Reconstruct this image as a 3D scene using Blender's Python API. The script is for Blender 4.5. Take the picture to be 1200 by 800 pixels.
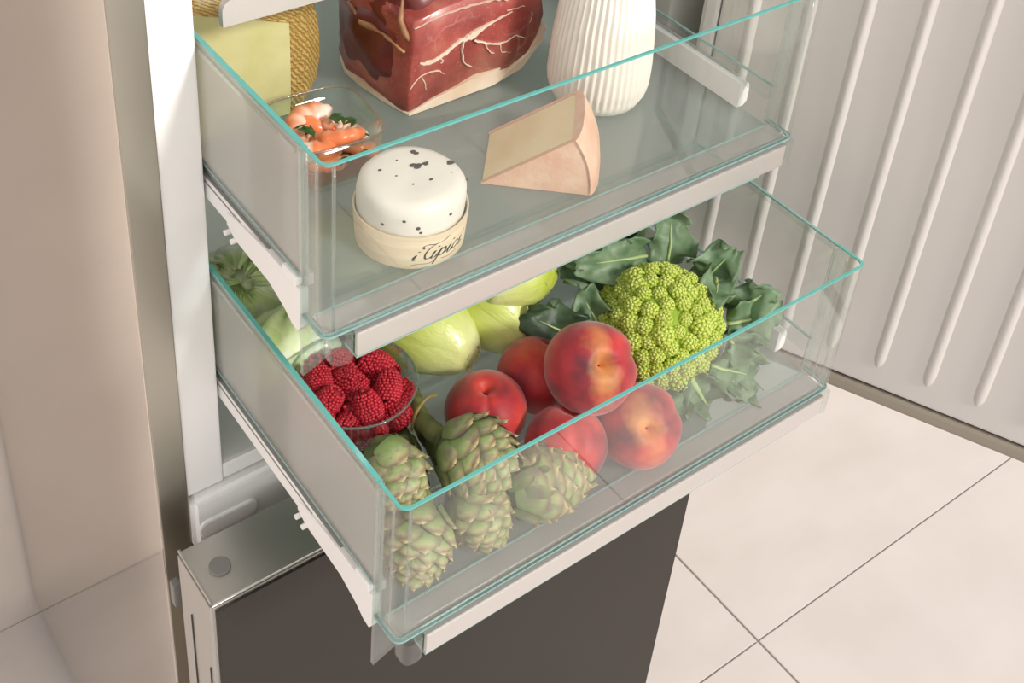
import bpy, bmesh, math, random
from mathutils import Vector, Matrix, Euler, noise
for o in list(bpy.data.objects): bpy.data.objects.remove(o)
S = bpy.context.scene
C = S.collection
PI = math.pi
random.seed(7)
def lin(c):
    f = lambda u: u/12.92 if u <= .04045 else ((u+.055)/1.055)**2.4
    return tuple(f(v/255) for v in c[:3]) + (1,)

# ------------------------------------------------------------------ camera, world, lights
cd = bpy.data.cameras.new('camera'); cam = bpy.data.objects.new('camera', cd); C.objects.link(cam)
cam.location = (-.25396, -.72384, 1.78755)
cam.rotation_euler = (.99176, -.07024, -.63345)
cd.sensor_fit = 'HORIZONTAL'; cd.sensor_width = 36; cd.lens = 1506.15/1200*36
cd.shift_x = (600-575.05)/1200; cd.shift_y = (103.75-400)/1200
cd.clip_start = .02
S.camera = cam
W_ = bpy.data.worlds.new('room_light'); S.world = W_; W_.use_nodes = True
bg = W_.node_tree.nodes['Background']; bg.inputs[0].default_value = (1, .97, .945, 1); bg.inputs[1].default_value = .9
sd = bpy.data.lights.new('sun', 'SUN'); sd.energy = 2.15; sd.angle = math.radians(8); sd.color = (1, .955, .91)
sun = bpy.data.objects.new('sun', sd); C.objects.link(sun)
sun.rotation_euler = Vector((.25, -.80, .56)).to_track_quat('Z', 'Y').to_euler()
S.view_settings.view_transform = 'Standard'; S.view_settings.look = 'None'
S.view_settings.exposure = .25; S.view_settings.gamma = 1; S.view_settings.use_curve_mapping = False
try:
    S.cycles.transparent_max_bounces = 40; S.cycles.max_bounces = 14; S.cycles.transmission_bounces = 12
except Exception: pass

# ------------------------------------------------------------------ materials
M = {}
def mat(name, col, rough=.5, metal=0, col2=None, nscale=20, bump=0, bscale=80, spec=.5, sss=0, sheen=0, coat=0, trans=0, stretch=None, bdist=.002):
    m = bpy.data.materials.new(name); m.use_nodes = True; nt = m.node_tree; b = nt.nodes['Principled BSDF']
    b.inputs['Base Color'].default_value = lin(col); b.inputs['Roughness'].default_value = rough
    b.inputs['Metallic'].default_value = metal; b.inputs['Specular IOR Level'].default_value = spec
    if sss:
        b.inputs['Subsurface Weight'].default_value = sss; b.inputs['Subsurface Radius'].default_value = (.006, .004, .003); b.inputs['Subsurface Scale'].default_value = 1
    if sheen: b.inputs['Sheen Weight'].default_value = sheen
    if coat: b.inputs['Coat Weight'].default_value = coat; b.inputs['Coat Roughness'].default_value = .15
    if trans: b.inputs['Transmission Weight'].default_value = trans
    tc = nt.nodes.new('ShaderNodeTexCoord'); mp = nt.nodes.new('ShaderNodeMapping'); nt.links.new(tc.outputs['Object'], mp.inputs[0])
    if stretch: mp.inputs['Scale'].default_value = stretch
    if col2:
        n = nt.nodes.new('ShaderNodeTexNoise'); n.inputs['Scale'].default_value = nscale; n.inputs['Detail'].default_value = 5
        nt.links.new(mp.outputs[0], n.inputs[0])
        r = nt.nodes.new('ShaderNodeValToRGB'); r.color_ramp.elements[0].position = .35; r.color_ramp.elements[1].position = .68
        r.color_ramp.elements[0].color = lin(col); r.color_ramp.elements[1].color = lin(col2)
        nt.links.new(n.outputs[0], r.inputs[0]); nt.links.new(r.outputs[0], b.inputs['Base Color'])
    if bump:
        n2 = nt.nodes.new('ShaderNodeTexNoise'); n2.inputs['Scale'].default_value = bscale; n2.inputs['Detail'].default_value = 4
        nt.links.new(mp.outputs[0], n2.inputs[0])
        bp = nt.nodes.new('ShaderNodeBump'); bp.inputs['Strength'].default_value = bump; bp.inputs['Distance'].default_value = bdist
        nt.links.new(n2.outputs[0], bp.inputs['Height']); nt.links.new(bp.outputs[0], b.inputs['Normal'])
    M[name] = m
    return m
def thin_fresnel(nt, ior):
    # the same reflectance on both faces of a thin pane
    N = nt.nodes.new; g = N('ShaderNodeNewGeometry'); mr = N('ShaderNodeMapRange'); mr.inputs[3].default_value = ior; mr.inputs[4].default_value = 1/ior
    fr = N('ShaderNodeFresnel'); nt.links.new(g.outputs['Backfacing'], mr.inputs[0]); nt.links.new(mr.outputs[0], fr.inputs[0]); return fr
def clearmat(name, tint, ior=1.45, rough=.02, haze=0, hazecol=(220, 220, 215)):
    m = bpy.data.materials.new(name); m.use_nodes = True; nt = m.node_tree; nt.nodes.remove(nt.nodes['Principled BSDF'])
    out = nt.nodes['Material Output']; N = nt.nodes.new
    t = N('ShaderNodeBsdfTransparent'); t.inputs[0].default_value = lin(tint)
    g = N('ShaderNodeBsdfGlossy'); g.inputs['Roughness'].default_value = rough; g.inputs[0].default_value = (1, 1, 1, 1)
    fr = thin_fresnel(nt, ior)
    mx = N('ShaderNodeMixShader'); nt.links.new(fr.outputs[0], mx.inputs[0])
    src = t
    if haze:
        d = N('ShaderNodeBsdfDiffuse'); d.inputs[0].default_value = lin(hazecol); tr = N('ShaderNodeBsdfTranslucent'); tr.inputs[0].default_value = lin(hazecol)
        ad = N('ShaderNodeMixShader'); ad.inputs[0].default_value = .5; nt.links.new(d.outputs[0], ad.inputs[1]); nt.links.new(tr.outputs[0], ad.inputs[2])
        h = N('ShaderNodeMixShader'); h.inputs[0].default_value = haze; nt.links.new(t.outputs[0], h.inputs[1]); nt.links.new(ad.outputs[0], h.inputs[2]); src = h
    nt.links.new(src.outputs[0], mx.inputs[1]); nt.links.new(g.outputs[0], mx.inputs[2]); nt.links.new(mx.outputs[0], out.inputs[0])
    M[name] = m
    return m
def frostmat(name, tint, diffcol, mixdiff=.5, rough=.55):
    m = bpy.data.materials.new(name); m.use_nodes = True; nt = m.node_tree; nt.nodes.remove(nt.nodes['Principled BSDF'])
    out = nt.nodes['Material Output']; N = nt.nodes.new
    r = N('ShaderNodeBsdfRefraction'); r.inputs[0].default_value = lin(tint); r.inputs['Roughness'].default_value = rough; r.inputs['IOR'].default_value = 1.06
    d = N('ShaderNodeBsdfDiffuse'); d.inputs[0].default_value = lin(diffcol); tr = N('ShaderNodeBsdfTranslucent'); tr.inputs[0].default_value = lin(diffcol)
    a = N('ShaderNodeMixShader'); a.inputs[0].default_value = .45; nt.links.new(d.outputs[0], a.inputs[1]); nt.links.new(tr.outputs[0], a.inputs[2])
    b = N('ShaderNodeMixShader'); b.inputs[0].default_value = mixdiff; nt.links.new(r.outputs[0], b.inputs[1]); nt.links.new(a.outputs[0], b.inputs[2])
    g = N('ShaderNodeBsdfGlossy'); g.inputs['Roughness'].default_value = .12
    fr = thin_fresnel(nt, 1.4)
    mx = N('ShaderNodeMixShader'); nt.links.new(fr.outputs[0], mx.inputs[0]); nt.links.new(b.outputs[0], mx.inputs[1]); nt.links.new(g.outputs[0], mx.inputs[2])
    nt.links.new(mx.outputs[0], out.inputs[0]); M[name] = m
    return m

mat('wall_paint', (214, 204, 195), .85, col2=(209, 199, 190), nscale=6)
mat('floor_tile', (205, 198, 194), .42, col2=(197, 190, 185), nscale=5, bump=.05, bscale=60)
mat('grout', (178, 172, 166), .9)
mat('mirror_steel', (218, 209, 201), .07, 1)
mat('frame_steel', (176, 170, 158), .38, 1)
mat('white_plastic', (246, 244, 241), .35)
mat('liner_white', (238, 237, 234), .4)
mat('door_panel_white', (206, 200, 195), .26)
mat('gasket_tan', (150, 140, 126), .55)
mat('groove_dark', (70, 66, 60), .7)
mat('freezer_steel', (196, 193, 188), .38, 1, bump=.04, bscale=300, stretch=(1, 30, 30))
mat('black_steel', (70, 65, 60), .5, .85, bump=.05, bscale=500)
mat('cap_grey', (128, 125, 121), .5)
mat('trim_steel', (232, 228, 224), .42, 1, bump=.08, bscale=260, stretch=(1, 40, 40))
mat('teal_edge', (104, 182, 174), .14, trans=.1)
mat('teal_line', (140, 172, 168), .3)
mat('rail_white', (240, 236, 233), .35)
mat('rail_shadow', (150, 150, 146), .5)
clearmat('clear_glass', (252, 253, 252), 1.45)
clearmat('clear_plastic', (246, 249, 248), 1.5, .06, .04)
clearmat('post_plastic', (244, 248, 247), 1.5, .08, .08)
clearmat('bowl_glass', (246, 250, 248), 1.35, .01)
clearmat('floor_glass', (224, 233, 231), 1.45, .10, .34, (208, 214, 211))
frostmat('frosted_side', (240, 241, 238), (222, 219, 214), .46, .5)
frostmat('frosted_ledge', (225, 226, 222), (205, 203, 200), .75, .5)

# ------------------------------------------------------------------ mesh helpers
def finish(name, bm, m, parent=None, loc=(0, 0, 0), rot=(0, 0, 0), smooth=False, bev=0, seg=2, auto=None):
    if bev: bmesh.ops.bevel(bm, geom=[e for e in bm.edges], offset=bev, segments=seg, profile=.7, affect='EDGES', clamp_overlap=True)
    me = bpy.data.meshes.new(name); bm.to_mesh(me); bm.free()
    if m: me.materials.append(M[m] if isinstance(m, str) else m)
    if smooth:
        for p in me.polygons: p.use_smooth = True
    o = bpy.data.objects.new(name, me); C.objects.link(o); o.location = loc; o.rotation_euler = rot
    if parent: o.parent = parent
    return o
def box(bm, a, b):
    mn = [min(a[i], b[i]) for i in range(3)]; mx = [max(a[i], b[i]) for i in range(3)]
    v = [bm.verts.new((x, y, z)) for z in (mn[2], mx[2]) for y in (mn[1], mx[1]) for x in (mn[0], mx[0])]
    for f in ((0, 2, 3, 1), (4, 5, 7, 6), (0, 1, 5, 4), (2, 6, 7, 3), (0, 4, 6, 2), (1, 3, 7, 5)): bm.faces.new([v[i] for i in f])
def bx(name, a, b, m, parent=None, bev=0, seg=2, **k):
    bm = bmesh.new(); box(bm, a, b); return finish(name, bm, m, parent, bev=bev, seg=seg, smooth=bev > 0 and k.get('sm', False))
def ring_loft(bm, rings, cap0=True, cap1=True, closed=True):
    R = [[bm.verts.new(p) for p in r] for r in rings]; n = len(R[0])
    for i in range(len(R)-1):
        for j in range(n if closed else n-1):
            k = (j+1) % n; bm.faces.new((R[i][j], R[i][k], R[i+1][k], R[i+1][j]))
    if cap0: bm.faces.new(list(reversed(R[0])))
    if cap1: bm.faces.new(R[-1])
    return R
def lathe(bm, prof, n=32, rad=None, cap0=False, cap1=False):
    rings = []
    for i, (r, z) in enumerate(prof):
        rings.append([((r*(rad(j/n*2*PI, z) if rad else 1))*math.cos(j/n*2*PI), (r*(rad(j/n*2*PI, z) if rad else 1))*math.sin(j/n*2*PI), z) for j in range(n)])
    return ring_loft(bm, rings, cap0, cap1)
def tube(bm, pts, rad, n=10, cap=True, flat=1):
    pts = [Vector(p) for p in pts]; rings = []; up = Vector((0, 0, 1)); prev = None
    for i, p in enumerate(pts):
        t = (pts[min(i+1, len(pts)-1)]-pts[max(i-1, 0)]).normalized()
        if prev is None:
            a = t.cross(up if abs(t.z) < .9 else Vector((1, 0, 0))).normalized()
        else:
            a = (prev-t*prev.dot(t)).normalized()
        prev = a; b = t.cross(a); r = rad[i] if hasattr(rad, '__len__') else rad
        rings.append([p+a*r*math.cos(2*PI*j/n)+b*r*flat*math.sin(2*PI*j/n) for j in range(n)])
    ring_loft(bm, rings, cap, cap)
def rrect(x0, y0, x1, y1, r, n=6):
    out = []
    for cx, cy, a in ((x1-r, y1-r, 0), (x0+r, y1-r, 90), (x0+r, y0+r, 180), (x1-r, y0+r, 270)):
        for i in range(n+1):
            t = math.radians(a+90*i/n); out.append((cx+r*math.cos(t), cy+r*math.sin(t)))
    return out
def wall_sweep(bm, path, th, z0, z1):
    """open path (2d) thickened to the left of travel by th, extruded z0..z1"""
    n = len(path); inner = []
    for i in range(n):
        a = Vector(path[max(i-1, 0)]); b = Vector(path[min(i+1, n-1)]); t = (b-a).normalized(); inner.append(Vector(path[i])+Vector((-t.y, t.x))*th)
    loop = [Vector(p) for p in path]+list(reversed(inner))
    lo = [bm.verts.new((p.x, p.y, z0)) for p in loop]; hi = [bm.verts.new((p.x, p.y, z1)) for p in loop]
    m = len(loop)
    for i in range(m): bm.faces.new((lo[i], lo[(i+1) % m], hi[(i+1) % m], hi[i]))
    for i in range(n-1):
        bm.faces.new((hi[i], hi[i+1], hi[m-2-i], hi[m-1-i])); bm.faces.new((lo[i+1], lo[i], lo[m-1-i], lo[m-2-i]))
def thicken(bm, th):
    bm.normal_update(); vs = list(bm.verts); fs = list(bm.faces); bed = [e for e in bm.edges if e.is_boundary]
    nv = {v: bm.verts.new(v.co-v.normal*th) for v in vs}
    for f in fs: bm.faces.new([nv[v] for v in reversed(f.verts)])
    for e in bed:
        a, b = e.link_loops[0].vert, e.link_loops[0].link_loop_next.vert; bm.faces.new((b, a, nv[a], nv[b]))
def empty(name, loc=(0, 0, 0), rot=(0, 0, 0)):
    o = bpy.data.objects.new(name, None); C.objects.link(o); o.location = loc; o.rotation_euler = rot; o.empty_display_size = .02
    return o
def tag(o, label, cat, group=None, kind=None):
    o['label'] = label; o['category'] = cat
    if group: o['group'] = group
    if kind: o['kind'] = kind
    return o
def inst(src, name, parent, mtx):
    o = bpy.data.objects.new(name, src); C.objects.link(o); o.parent = parent; o.matrix_local = mtx; return o
def frame(loc, zaxis, xhint=(1, 0, 0), scale=(1, 1, 1)):
    z = Vector(zaxis).normalized(); x = Vector(xhint); x = (x-z*x.dot(z))
    if x.length < 1e-4: x = Vector((0, 1, 0)); x = x-z*x.dot(z)
    x.normalize(); y = z.cross(x)
    m = Matrix.Identity(4)
    for i in range(3): m[i][0] = x[i]*scale[0]; m[i][1] = y[i]*scale[1]; m[i][2] = z[i]*scale[2]; m[i][3] = loc[i]
    return m
def nz(p, s=1, o=0): return noise.noise(Vector((p[0]*s+o, p[1]*s-o*.7, p[2]*s+o*.3)))

# ------------------------------------------------------------------ the room
TX, TY, TW = .901, -.071, 1.2
fl = bx('floor', (-3, -3.4, -.03), (3.2, .6, -.004), 'grout'); fl['kind'] = 'structure'
bm = bmesh.new(); box(bm, (.0015, .0015, -.012), (TW-.0015, TW-.0015, 0)); bmesh.ops.bevel(bm, geom=list(bm.edges), offset=.001, segments=1, affect='EDGES')
tm = bpy.data.meshes.new('tile'); bm.to_mesh(tm); bm.free(); tm.materials.append(M['floor_tile'])
for i in range(-4, 3):
    for j in range(-4, 1):
        x0 = TX+i*TW; y0 = TY+j*TW
        if y0 > .5: continue
        t = inst(tm, 'tile', fl, Matrix.Translation((x0, y0, 0)))
        if y0+TW > .585: t.scale = (1, (.583-y0)/TW, 1)
w = bx('wall_back', (-3, .583, -.03), (3.2, .70, 2.7), 'wall_paint'); w['kind'] = 'structure'

# ------------------------------------------------------------------ refrigerator
ZD = .834
fr = empty('refrigerator', (0, 0, 0)); tag(fr, 'open steel fridge freezer with white lining and mirror-polished side panel', 'refrigerator')
bx('side_panel', (0, 0, .045), (.0275, .575, 2.0), 'mirror_steel', fr, .0012)['label'] = 'polished steel side reflecting wall and floor'
bx('side_panel', (.5965, 0, .045), (.6, .575, 2.0), 'mirror_steel', fr, .0012)
bx('frame_strip', (.0006, -.0025, .045), (.027, 0, 2.0), 'frame_steel', fr, .0008)
bx('front_flange', (.0275, -.0005, .852), (.0618, .03, 2.0), 'white_plastic', fr, .002)
bx('front_flange', (.5382, -.0005, .852), (.596, .03, 2.0), 'door_panel_white', fr, .002)
bx('liner_wall', (.0275, .03, .83), (.046, .5, 2.0), 'liner_white', fr)
bx('liner_wall', (.554, .03, .83), (.5725, .5, 2.0), 'liner_white', fr)
bx('liner_back', (.0275, .5, .83), (.5725, .52, 2.0), 'liner_white', fr)
bx('liner_floor', (.0618, .0, .8525), (.5382, .5, .872), 'liner_white', fr, .004)
bx('liner_support', (.046, .03, .872), (.0615, .5, .93), 'liner_white', fr, .003)
bx('liner_support', (.5385, .03, .872), (.554, .5, .93), 'liner_white', fr, .003)
for z in (.946, 1.10):
    bx('guide_rail', (.046, .03, z), (.0605, .48, z+.02), 'rail_white', fr, .003); bx('guide_rail', (.5395, .03, z), (.554, .48, z+.02), 'rail_white', fr, .003)
bm = bmesh.new(); box(bm, (.0275, -.010, .786), (.596, .03, .8505)); bmesh.ops.bevel(bm, geom=list(bm.edges), offset=.005, segments=3, affect='EDGES')
bar = finish('cross_bar', bm, 'white_plastic', fr)
bm = bmesh.new(); P = rrect(.031, .803, .089, .823, .0095); ring_loft(bm, [[(x, -.0099, z) for x, z in P], [(x, -.0120, z) for x, z in P], [(.060+(x-.060)*.95, -.0128, .813+(z-.813)*.84) for x, z in P]])
bmesh.ops.recalc_face_normals(bm, faces=bm.faces); finish('raised_pad', bm, 'white_plastic', bar, smooth=False)
bx('freezer_front', (.0275, -.001, .045), (.5725, .57, .784), 'cap_grey', fr)
bx('top_panel', (0, 0, 2.0), (.6, .575, 2.02), 'frame_steel', fr)
bx('foot', (.02, .04, 0), (.58, .56, .045), 'groove_dark', fr)
# freezer door
YD, YB = -.1, -.034
fd = empty('freezer_door'); fd.parent = fr
bm = bmesh.new(); box(bm, (0, YD, .1), (.6, YB, ZD)); bmesh.ops.bevel(bm, geom=list(bm.edges), offset=.0025, segments=3, affect='EDGES')
core = finish('door_case', bm, 'freezer_steel', fd)
bx('front_sheet', (.004, YD-.0025, .1), (.6, YD-.0002, ZD-.006), 'black_steel', fd, .001)['label'] = 'dark graphite steel front'
bx('edge_lip', (.001, YD+.001, ZD-.001), (.599, YD+.0035, ZD+.0012), 'freezer_steel', fd, .0008)
bx('edge_lip', (.001, YD+.001, ZD-.001), (.0035, YB, ZD+.0012), 'freezer_steel', fd, .0008)
bm = bmesh.new(); lathe(bm, [(.0, .0022), (.0088, .0022), (.0095, .0016), (.0095, -.001)], 40); finish('hinge_cap', bm, 'cap_grey', fd, loc=(.024, -.068, ZD), smooth=False)
bx('door_gasket', (.012, YB, .11), (.588, -.0015, .775), 'gasket_tan', fd, .002)
for a, b in (((-.0012, -.058, .55), (.001, -.0572, .775)), ((-.0012, -.091, .55), (.001, -.0905, .74))): bx('grip_groove', a, b, 'groove_dark', fd)
bx('hinge_bracket', (-.0015, -.022, .742), (.006, -.013, .772), 'cap_grey', fd, .0015)
# fridge door (hinged on the right, open about 115 degrees)
dm = frame((.637, -.222, 0), (0, 0, 1), (.4305, -.9026, 0))   # local x along the door, local y = outwards from the fridge side (+), z up
dr = empty('fridge_door'); dr.parent = fr; dr.matrix_local = dm
# local +y axis = z cross x: points to the right/back; the inner face looks along -y
bx('door_shell', (-.213, .012, .84), (.42, .075, 2.0), 'frame_steel', dr, .004)
bx('gasket', (-.210, -.002, .842), (.417, .012, .858), 'gasket_tan', dr, .004)
bx('gasket', (-.210, -.002, .858), (-.194, .012, 1.99), 'door_panel_white', dr, .004)
bx('gasket', (.401, -.002, .858), (.417, .012, 1.99), 'gasket_tan', dr, .004)
bx('groove', (-.194, .003, .8575), (.401, .012, .8625), 'groove_dark', dr)
bx('inner_panel', (-.193, -.001, .862), (.4, .012, 1.985), 'door_panel_white', dr, .003)
bm = bmesh.new(); rings = []
prof = [(.887, .05), (.890, .55), (.896, .9), (.905, 1), (1.1, 1.0), (1.16, 1.05), (1.24, 1.5), (1.4, 1.75), (1.9, 1.75), (1.95, .9), (1.953, .05)]
for z, k in prof:
    rings.append([(.0058*min(k, 1)*(-1+2*j/12), -.0010-.0030*k*max(0, math.sin(PI*j/12))**.9, z) for j in range(13)])
ring_loft(bm, rings, False, False, closed=False); bmesh.ops.recalc_face_normals(bm, faces=bm.faces)
rm = bpy.data.meshes.new('rib'); bm.to_mesh(rm); bm.free(); rm.materials.append(M['door_panel_white'])
for p in rm.polygons: p.use_smooth = True
for k in range(-1, 11): inst(rm, 'rib', dr, Matrix.Translation((-.1145+.0485*k, 0, 0)))

# glass shelf above the upper drawer
def arc_(cx, cy, r, a0, a1, n=6): return [(cx+r*math.cos(math.radians(a0+(a1-a0)*i/n)), cy+r*math.sin(math.radians(a0+(a1-a0)*i/n))) for i in range(n+1)]
sh = empty('glass_shelf', (.3, .1, 1.317)); tag(sh, 'glass shelf edge with brushed steel front strip above the pale wedge of cheese', 'shelf')
bm = bmesh.new(); P = [(-.218, 0), (.218, 0)]+arc_(.209, .012, .009, 0, 90)+arc_(-.209, .012, .009, 90, 180); ring_loft(bm, [[(x, -.1-.004, z) for x, z in P], [(x, -.1+.002, z) for x, z in P]]); bmesh.ops.recalc_face_normals(bm, faces=bm.faces)
finish('steel_trim', bm, 'trim_steel', sh)
bx('glass_plate', (-.232, -.098, .018), (.232, .36, .022), 'clear_glass', sh)
bx('shelf_support', (-.2525, -.06, .008), (-.232, .38, .022), 'liner_white', sh); bx('shelf_support', (.232, -.06, .008), (.2525, .38, .022), 'liner_white', sh)

# ------------------------------------------------------------------ drawers
XL, DW, DH, DD = .0640, .4658, .1575, .43
def arc(cx, cy, r, a0, a1, n=6): return [(cx+r*math.cos(math.radians(a0+(a1-a0)*i/n)), cy+r*math.sin(math.radians(a0+(a1-a0)*i/n))) for i in range(n+1)]
def drawer(loc, label):
    d = empty('drawer', loc); tag(d, label, 'drawer', 'clear fridge drawers')
    R_ = .008
    path = [(0, .03)]+arc(R_, R_, R_, 180, 270)+arc(DW-R_, R_, R_, 270, 360)+[(DW, .03)]
    bm = bmesh.new(); wall_sweep(bm, path, .0024, .0125, DH-.0016); finish('front_pane', bm, 'clear_glass', d)
    bm = bmesh.new(); wall_sweep(bm, [(p[0], p[1]) for p in path], .0025, DH-.0016, DH-.0002); finish('front_rim', bm, 'teal_edge', d)
    bm = bmesh.new(); wall_sweep(bm, path, .0037, .0105, .0125); finish('lower_edge', bm, 'teal_line', d)
    # side panes
    bx('side_pane', (.0005, .0305, .047), (.0035, DD, DH-.0022), 'frosted_side', d)
    bx('side_pane', (DW-.0035, .0305, .047), (DW-.0005, DD, DH-.0022), 'clear_glass', d)
    for x, t_ in ((0, .0036), (DW-.0024, .0024)):
        bx('side_rim', (x, .0305, DH-.0022), (x+t_, DD, DH-.0002), 'teal_edge' if x == 0 else 'teal_line', d)
        bx('pane_seam', (x, .0305, .0455), (x+t_, DD, .047), 'teal_line', d)
    bx('side_rim_bead', (-.0016, .034, DH-.010), (.0005, DD, DH-.0055), 'clear_plastic', d, .0006)
    bx('side_rim_bead', (DW-.0005, .034, DH-.010), (DW+.0014, DD, DH-.0055), 'clear_plastic', d, .0006)
    bx('back_pane', (.004, DD-.004, .012), (DW-.004, DD, DH-.02), 'clear_plastic', d)
    # floor and ledge
    bx('floor_pane', (.006, .026, .006), (DW-.006, DD-.004, .010), 'floor_glass', d)
    bx('front_ledge', (.006, .004, .006), (DW-.006, .026, .0106), 'frosted_ledge', d)
    bx('ledge_line', (.008, .0255, .0095), (DW-.008, .0268, .0112), 'teal_line', d)
    # trim
    bx('steel_trim', (.024, -.0045, -.0115), (DW-.014, -.0008, .0098), 'trim_steel', d, .0008)
    bx('trim_gasket', (.023, -.0030, .0096), (DW-.013, .0030, .0104), 'cap_grey', d)
    bx('trim_underside', (.024, -.0035, -.0138), (DW-.04, .012, -.0118), 'teal_line', d)
    for x0, x1 in ((.006, .023), (DW-.0135, DW-.001)):
        bm = bmesh.new(); P = rrect(x0, -.0045, x1, .014, .0055); ring_loft(bm, [[(x, y, -.0135) for x, y in P], [(x, y, .0100) for x, y in P]]); finish('corner_cap', bm, 'clear_plastic', d, smooth=False)
    # corner posts with vertical ridges
    for s, x0 in ((1, 0), (-1, DW)):
        for dx, dy, r in ((.0048, .0305, .0013), (.0048, .017, .0010), (.0105, .0052, .0012)):
            bm = bmesh.new(); tube(bm, [(x0+s*dx, dy, .0115), (x0+s*dx, dy, DH-.004)], r, 8); finish('corner_ridge', bm, 'post_plastic', d, smooth=True)
    # ear plate
    for s, x0 in ((1, 0), (-1, DW)):
        bm = bmesh.new(); P = [(-.0015, -.043), (.0205, -.0335), (.0205, .005), (.004, .012), (.004, DH-.004), (-.0015, DH-.004)]
        P = [(x0+s*a, b) for a, b in P]; ring_loft(bm, [[(x, .0262, z) for x, z in P], [(x, .0298, z) for x, z in P]]); bmesh.ops.recalc_face_normals(bm, faces=bm.faces)
        finish('ear_plate', bm, 'post_plastic', d)
    # rails
    for s, x0 in ((1, 0), (-1, DW)):
        X = lambda a: x0+s*a
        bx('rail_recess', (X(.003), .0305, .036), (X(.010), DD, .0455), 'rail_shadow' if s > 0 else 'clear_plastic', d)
        bm = bmesh.new()
        prof = [(.0, .016), (.0, .030), (.0015, .0345), (.006, .0365), (.012, .0365), (.012, .012), (.004, .012)]
        ring_loft(bm, [[(X(a), .058, b) for a, b in prof], [(X(a), DD, b) for a, b in prof]]); bmesh.ops.recalc_face_normals(bm, faces=bm.faces)
        rl = finish('rail', bm, 'rail_white', d)
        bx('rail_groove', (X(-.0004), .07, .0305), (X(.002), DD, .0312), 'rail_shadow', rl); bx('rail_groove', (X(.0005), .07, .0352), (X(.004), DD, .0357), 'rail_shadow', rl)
        if s < 0: continue
        bm = bmesh.new(); prof = [(.0305, .000), (.0305, .034), (.055, .0365), (.075, .036), (.13, .030), (.14, .026), (.14, .016), (.128, .010), (.075, .0085), (.064, .005), (.052, .001), (.042, -.005), (.034, -.006)]
        ring_loft(bm, [[(X(-.0012), y, z) for y, z in prof], [(X(.0055), y, z) for y, z in prof]]); bmesh.ops.recalc_face_normals(bm, faces=bm.faces)
        br = finish('rail_bracket', bm, 'rail_white', d, bev=0)
        for yy, zz in ((.128, .0085), (.138, .010)): 
            bm = bmesh.new(); tube(bm, [(X(-.0045), yy, zz), (X(.003), yy, zz)], .0022, 10); finish('peg', bm, 'rail_white', br, smooth=False)
        bx('clip', (X(-.003), .034, .036), (X(.006), .052, .044), 'rail_white', br, .0012)
    return d
ZB1, ZB2 = .9385, 1.1535
lower = drawer((XL, -.276, ZB1), 'lower pulled-out glass-fronted fridge drawer filled with fruit and vegetables')
upper = drawer((XL, -.1745, ZB2), 'upper pulled-out glass-fronted fridge drawer holding cheese, ham and shrimp')
FL, FU = ZB1+.0102, ZB2+.0102      # tops of the drawer floors

# ================================================================== FOOD, upper drawer
def nodes_of(m): return m.node_tree, m.node_tree.nodes, m.node_tree.links
def ramp(nt, stops):
    r = nt.nodes.new('ShaderNodeValToRGB'); e = r.color_ramp.elements
    e[0].position, e[0].color = stops[0][0], lin(stops[0][1]); e[1].position, e[1].color = stops[-1][0], lin(stops[-1][1])
    for p, c in stops[1:-1]: x = e.new(p); x.color = lin(c)
    return r
mat('wood_veneer', (226, 208, 178), .6, col2=(212, 190, 156), nscale=9, bump=.12, bscale=60, stretch=(1, 1, 14))
mat('fresh_cheese', (232, 226, 214), .45, sss=.25, bump=.10, bscale=90)
mat('truffle', (52, 44, 36), .7)
mat('ink', (40, 36, 32), .7)
mat('wedge_paste', (246, 228, 186), .5, sss=.15, col2=(238, 214, 168), nscale=28, bump=.15, bscale=90)
mat('wedge_rind', (226, 176, 148), .7, col2=(236, 200, 172), nscale=45, bump=.35, bscale=160)
mat('manchego_paste', (212, 206, 152), .45, sss=.15, col2=(200, 194, 132), nscale=25, bump=.15, bscale=120)
mat('ricotta', (244, 237, 225), .75, bump=.25, bscale=160)

# --- round cheese in a wooden band
tc_ = empty('truffle_cheese', (.177, -.1075, FU), (0, 0, 0)); tag(tc_, 'round white cheese with dark truffle specks sitting in a pale wooden band', 'cheese')
def bandR(a, z): return 1
bm = bmesh.new(); lathe(bm, [(.0413, 0), (.0432, .030), (.0420, .030), (.0402, .0006)], 72); 
band = finish('wooden_band', bm, 'wood_veneer', tc_, smooth=False)
for p in band.data.polygons: p.use_smooth = abs(p.normal.z) < .5
bm = bmesh.new(); prof = [(0, .001), (.0385, .001), (.0396, .02), (.0405, .034), (.0405, .046), (.0396, .0525), (.0365, .0573), (.0305, .0593), (.018, .0592), (.008, .0588), (0.0001, .0588)]
lathe(bm, prof, 64)
for v in bm.verts:
    k = 1+.028*nz(v.co, 28, 3)+.012*nz(v.co, 80, 9); v.co.x *= k; v.co.y *= k; v.co.z *= .93*(1+.02*nz(v.co, 40, 5))
ch = finish('cheese_body', bm, 'fresh_cheese', tc_, smooth=True)
bm = bmesh.new(); random.seed(3)
for (a, r, z, s) in ((2.4, .024, .0551, .0016), (2.8, .012, .0551, .0011), (.6, .012, .0551, .0030), (.4, .016, .0551, .0022), (.95, .027, .0551, .0024), (5.3, .015, .0551, .0018), (-.1, .031, .0549, .0024), (4.2, .012, .0551, .0009), (5.8, .029, .0549, .0012), (1.6, .02, .0551, .0009)):
    for q in range(3 if s > .0021 else 1):
        mtx = Matrix.Translation((r*math.cos(a)+random.uniform(-1, 1)*s*(q > 0)*1.2, r*math.sin(a)+random.uniform(-1, 1)*s*(q > 0), z)) @ Matrix.Diagonal((s, s*.7, .0005, 1))
        bmesh.ops.create_icosphere(bm, subdivisions=2, radius=1, matrix=mtx)
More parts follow.
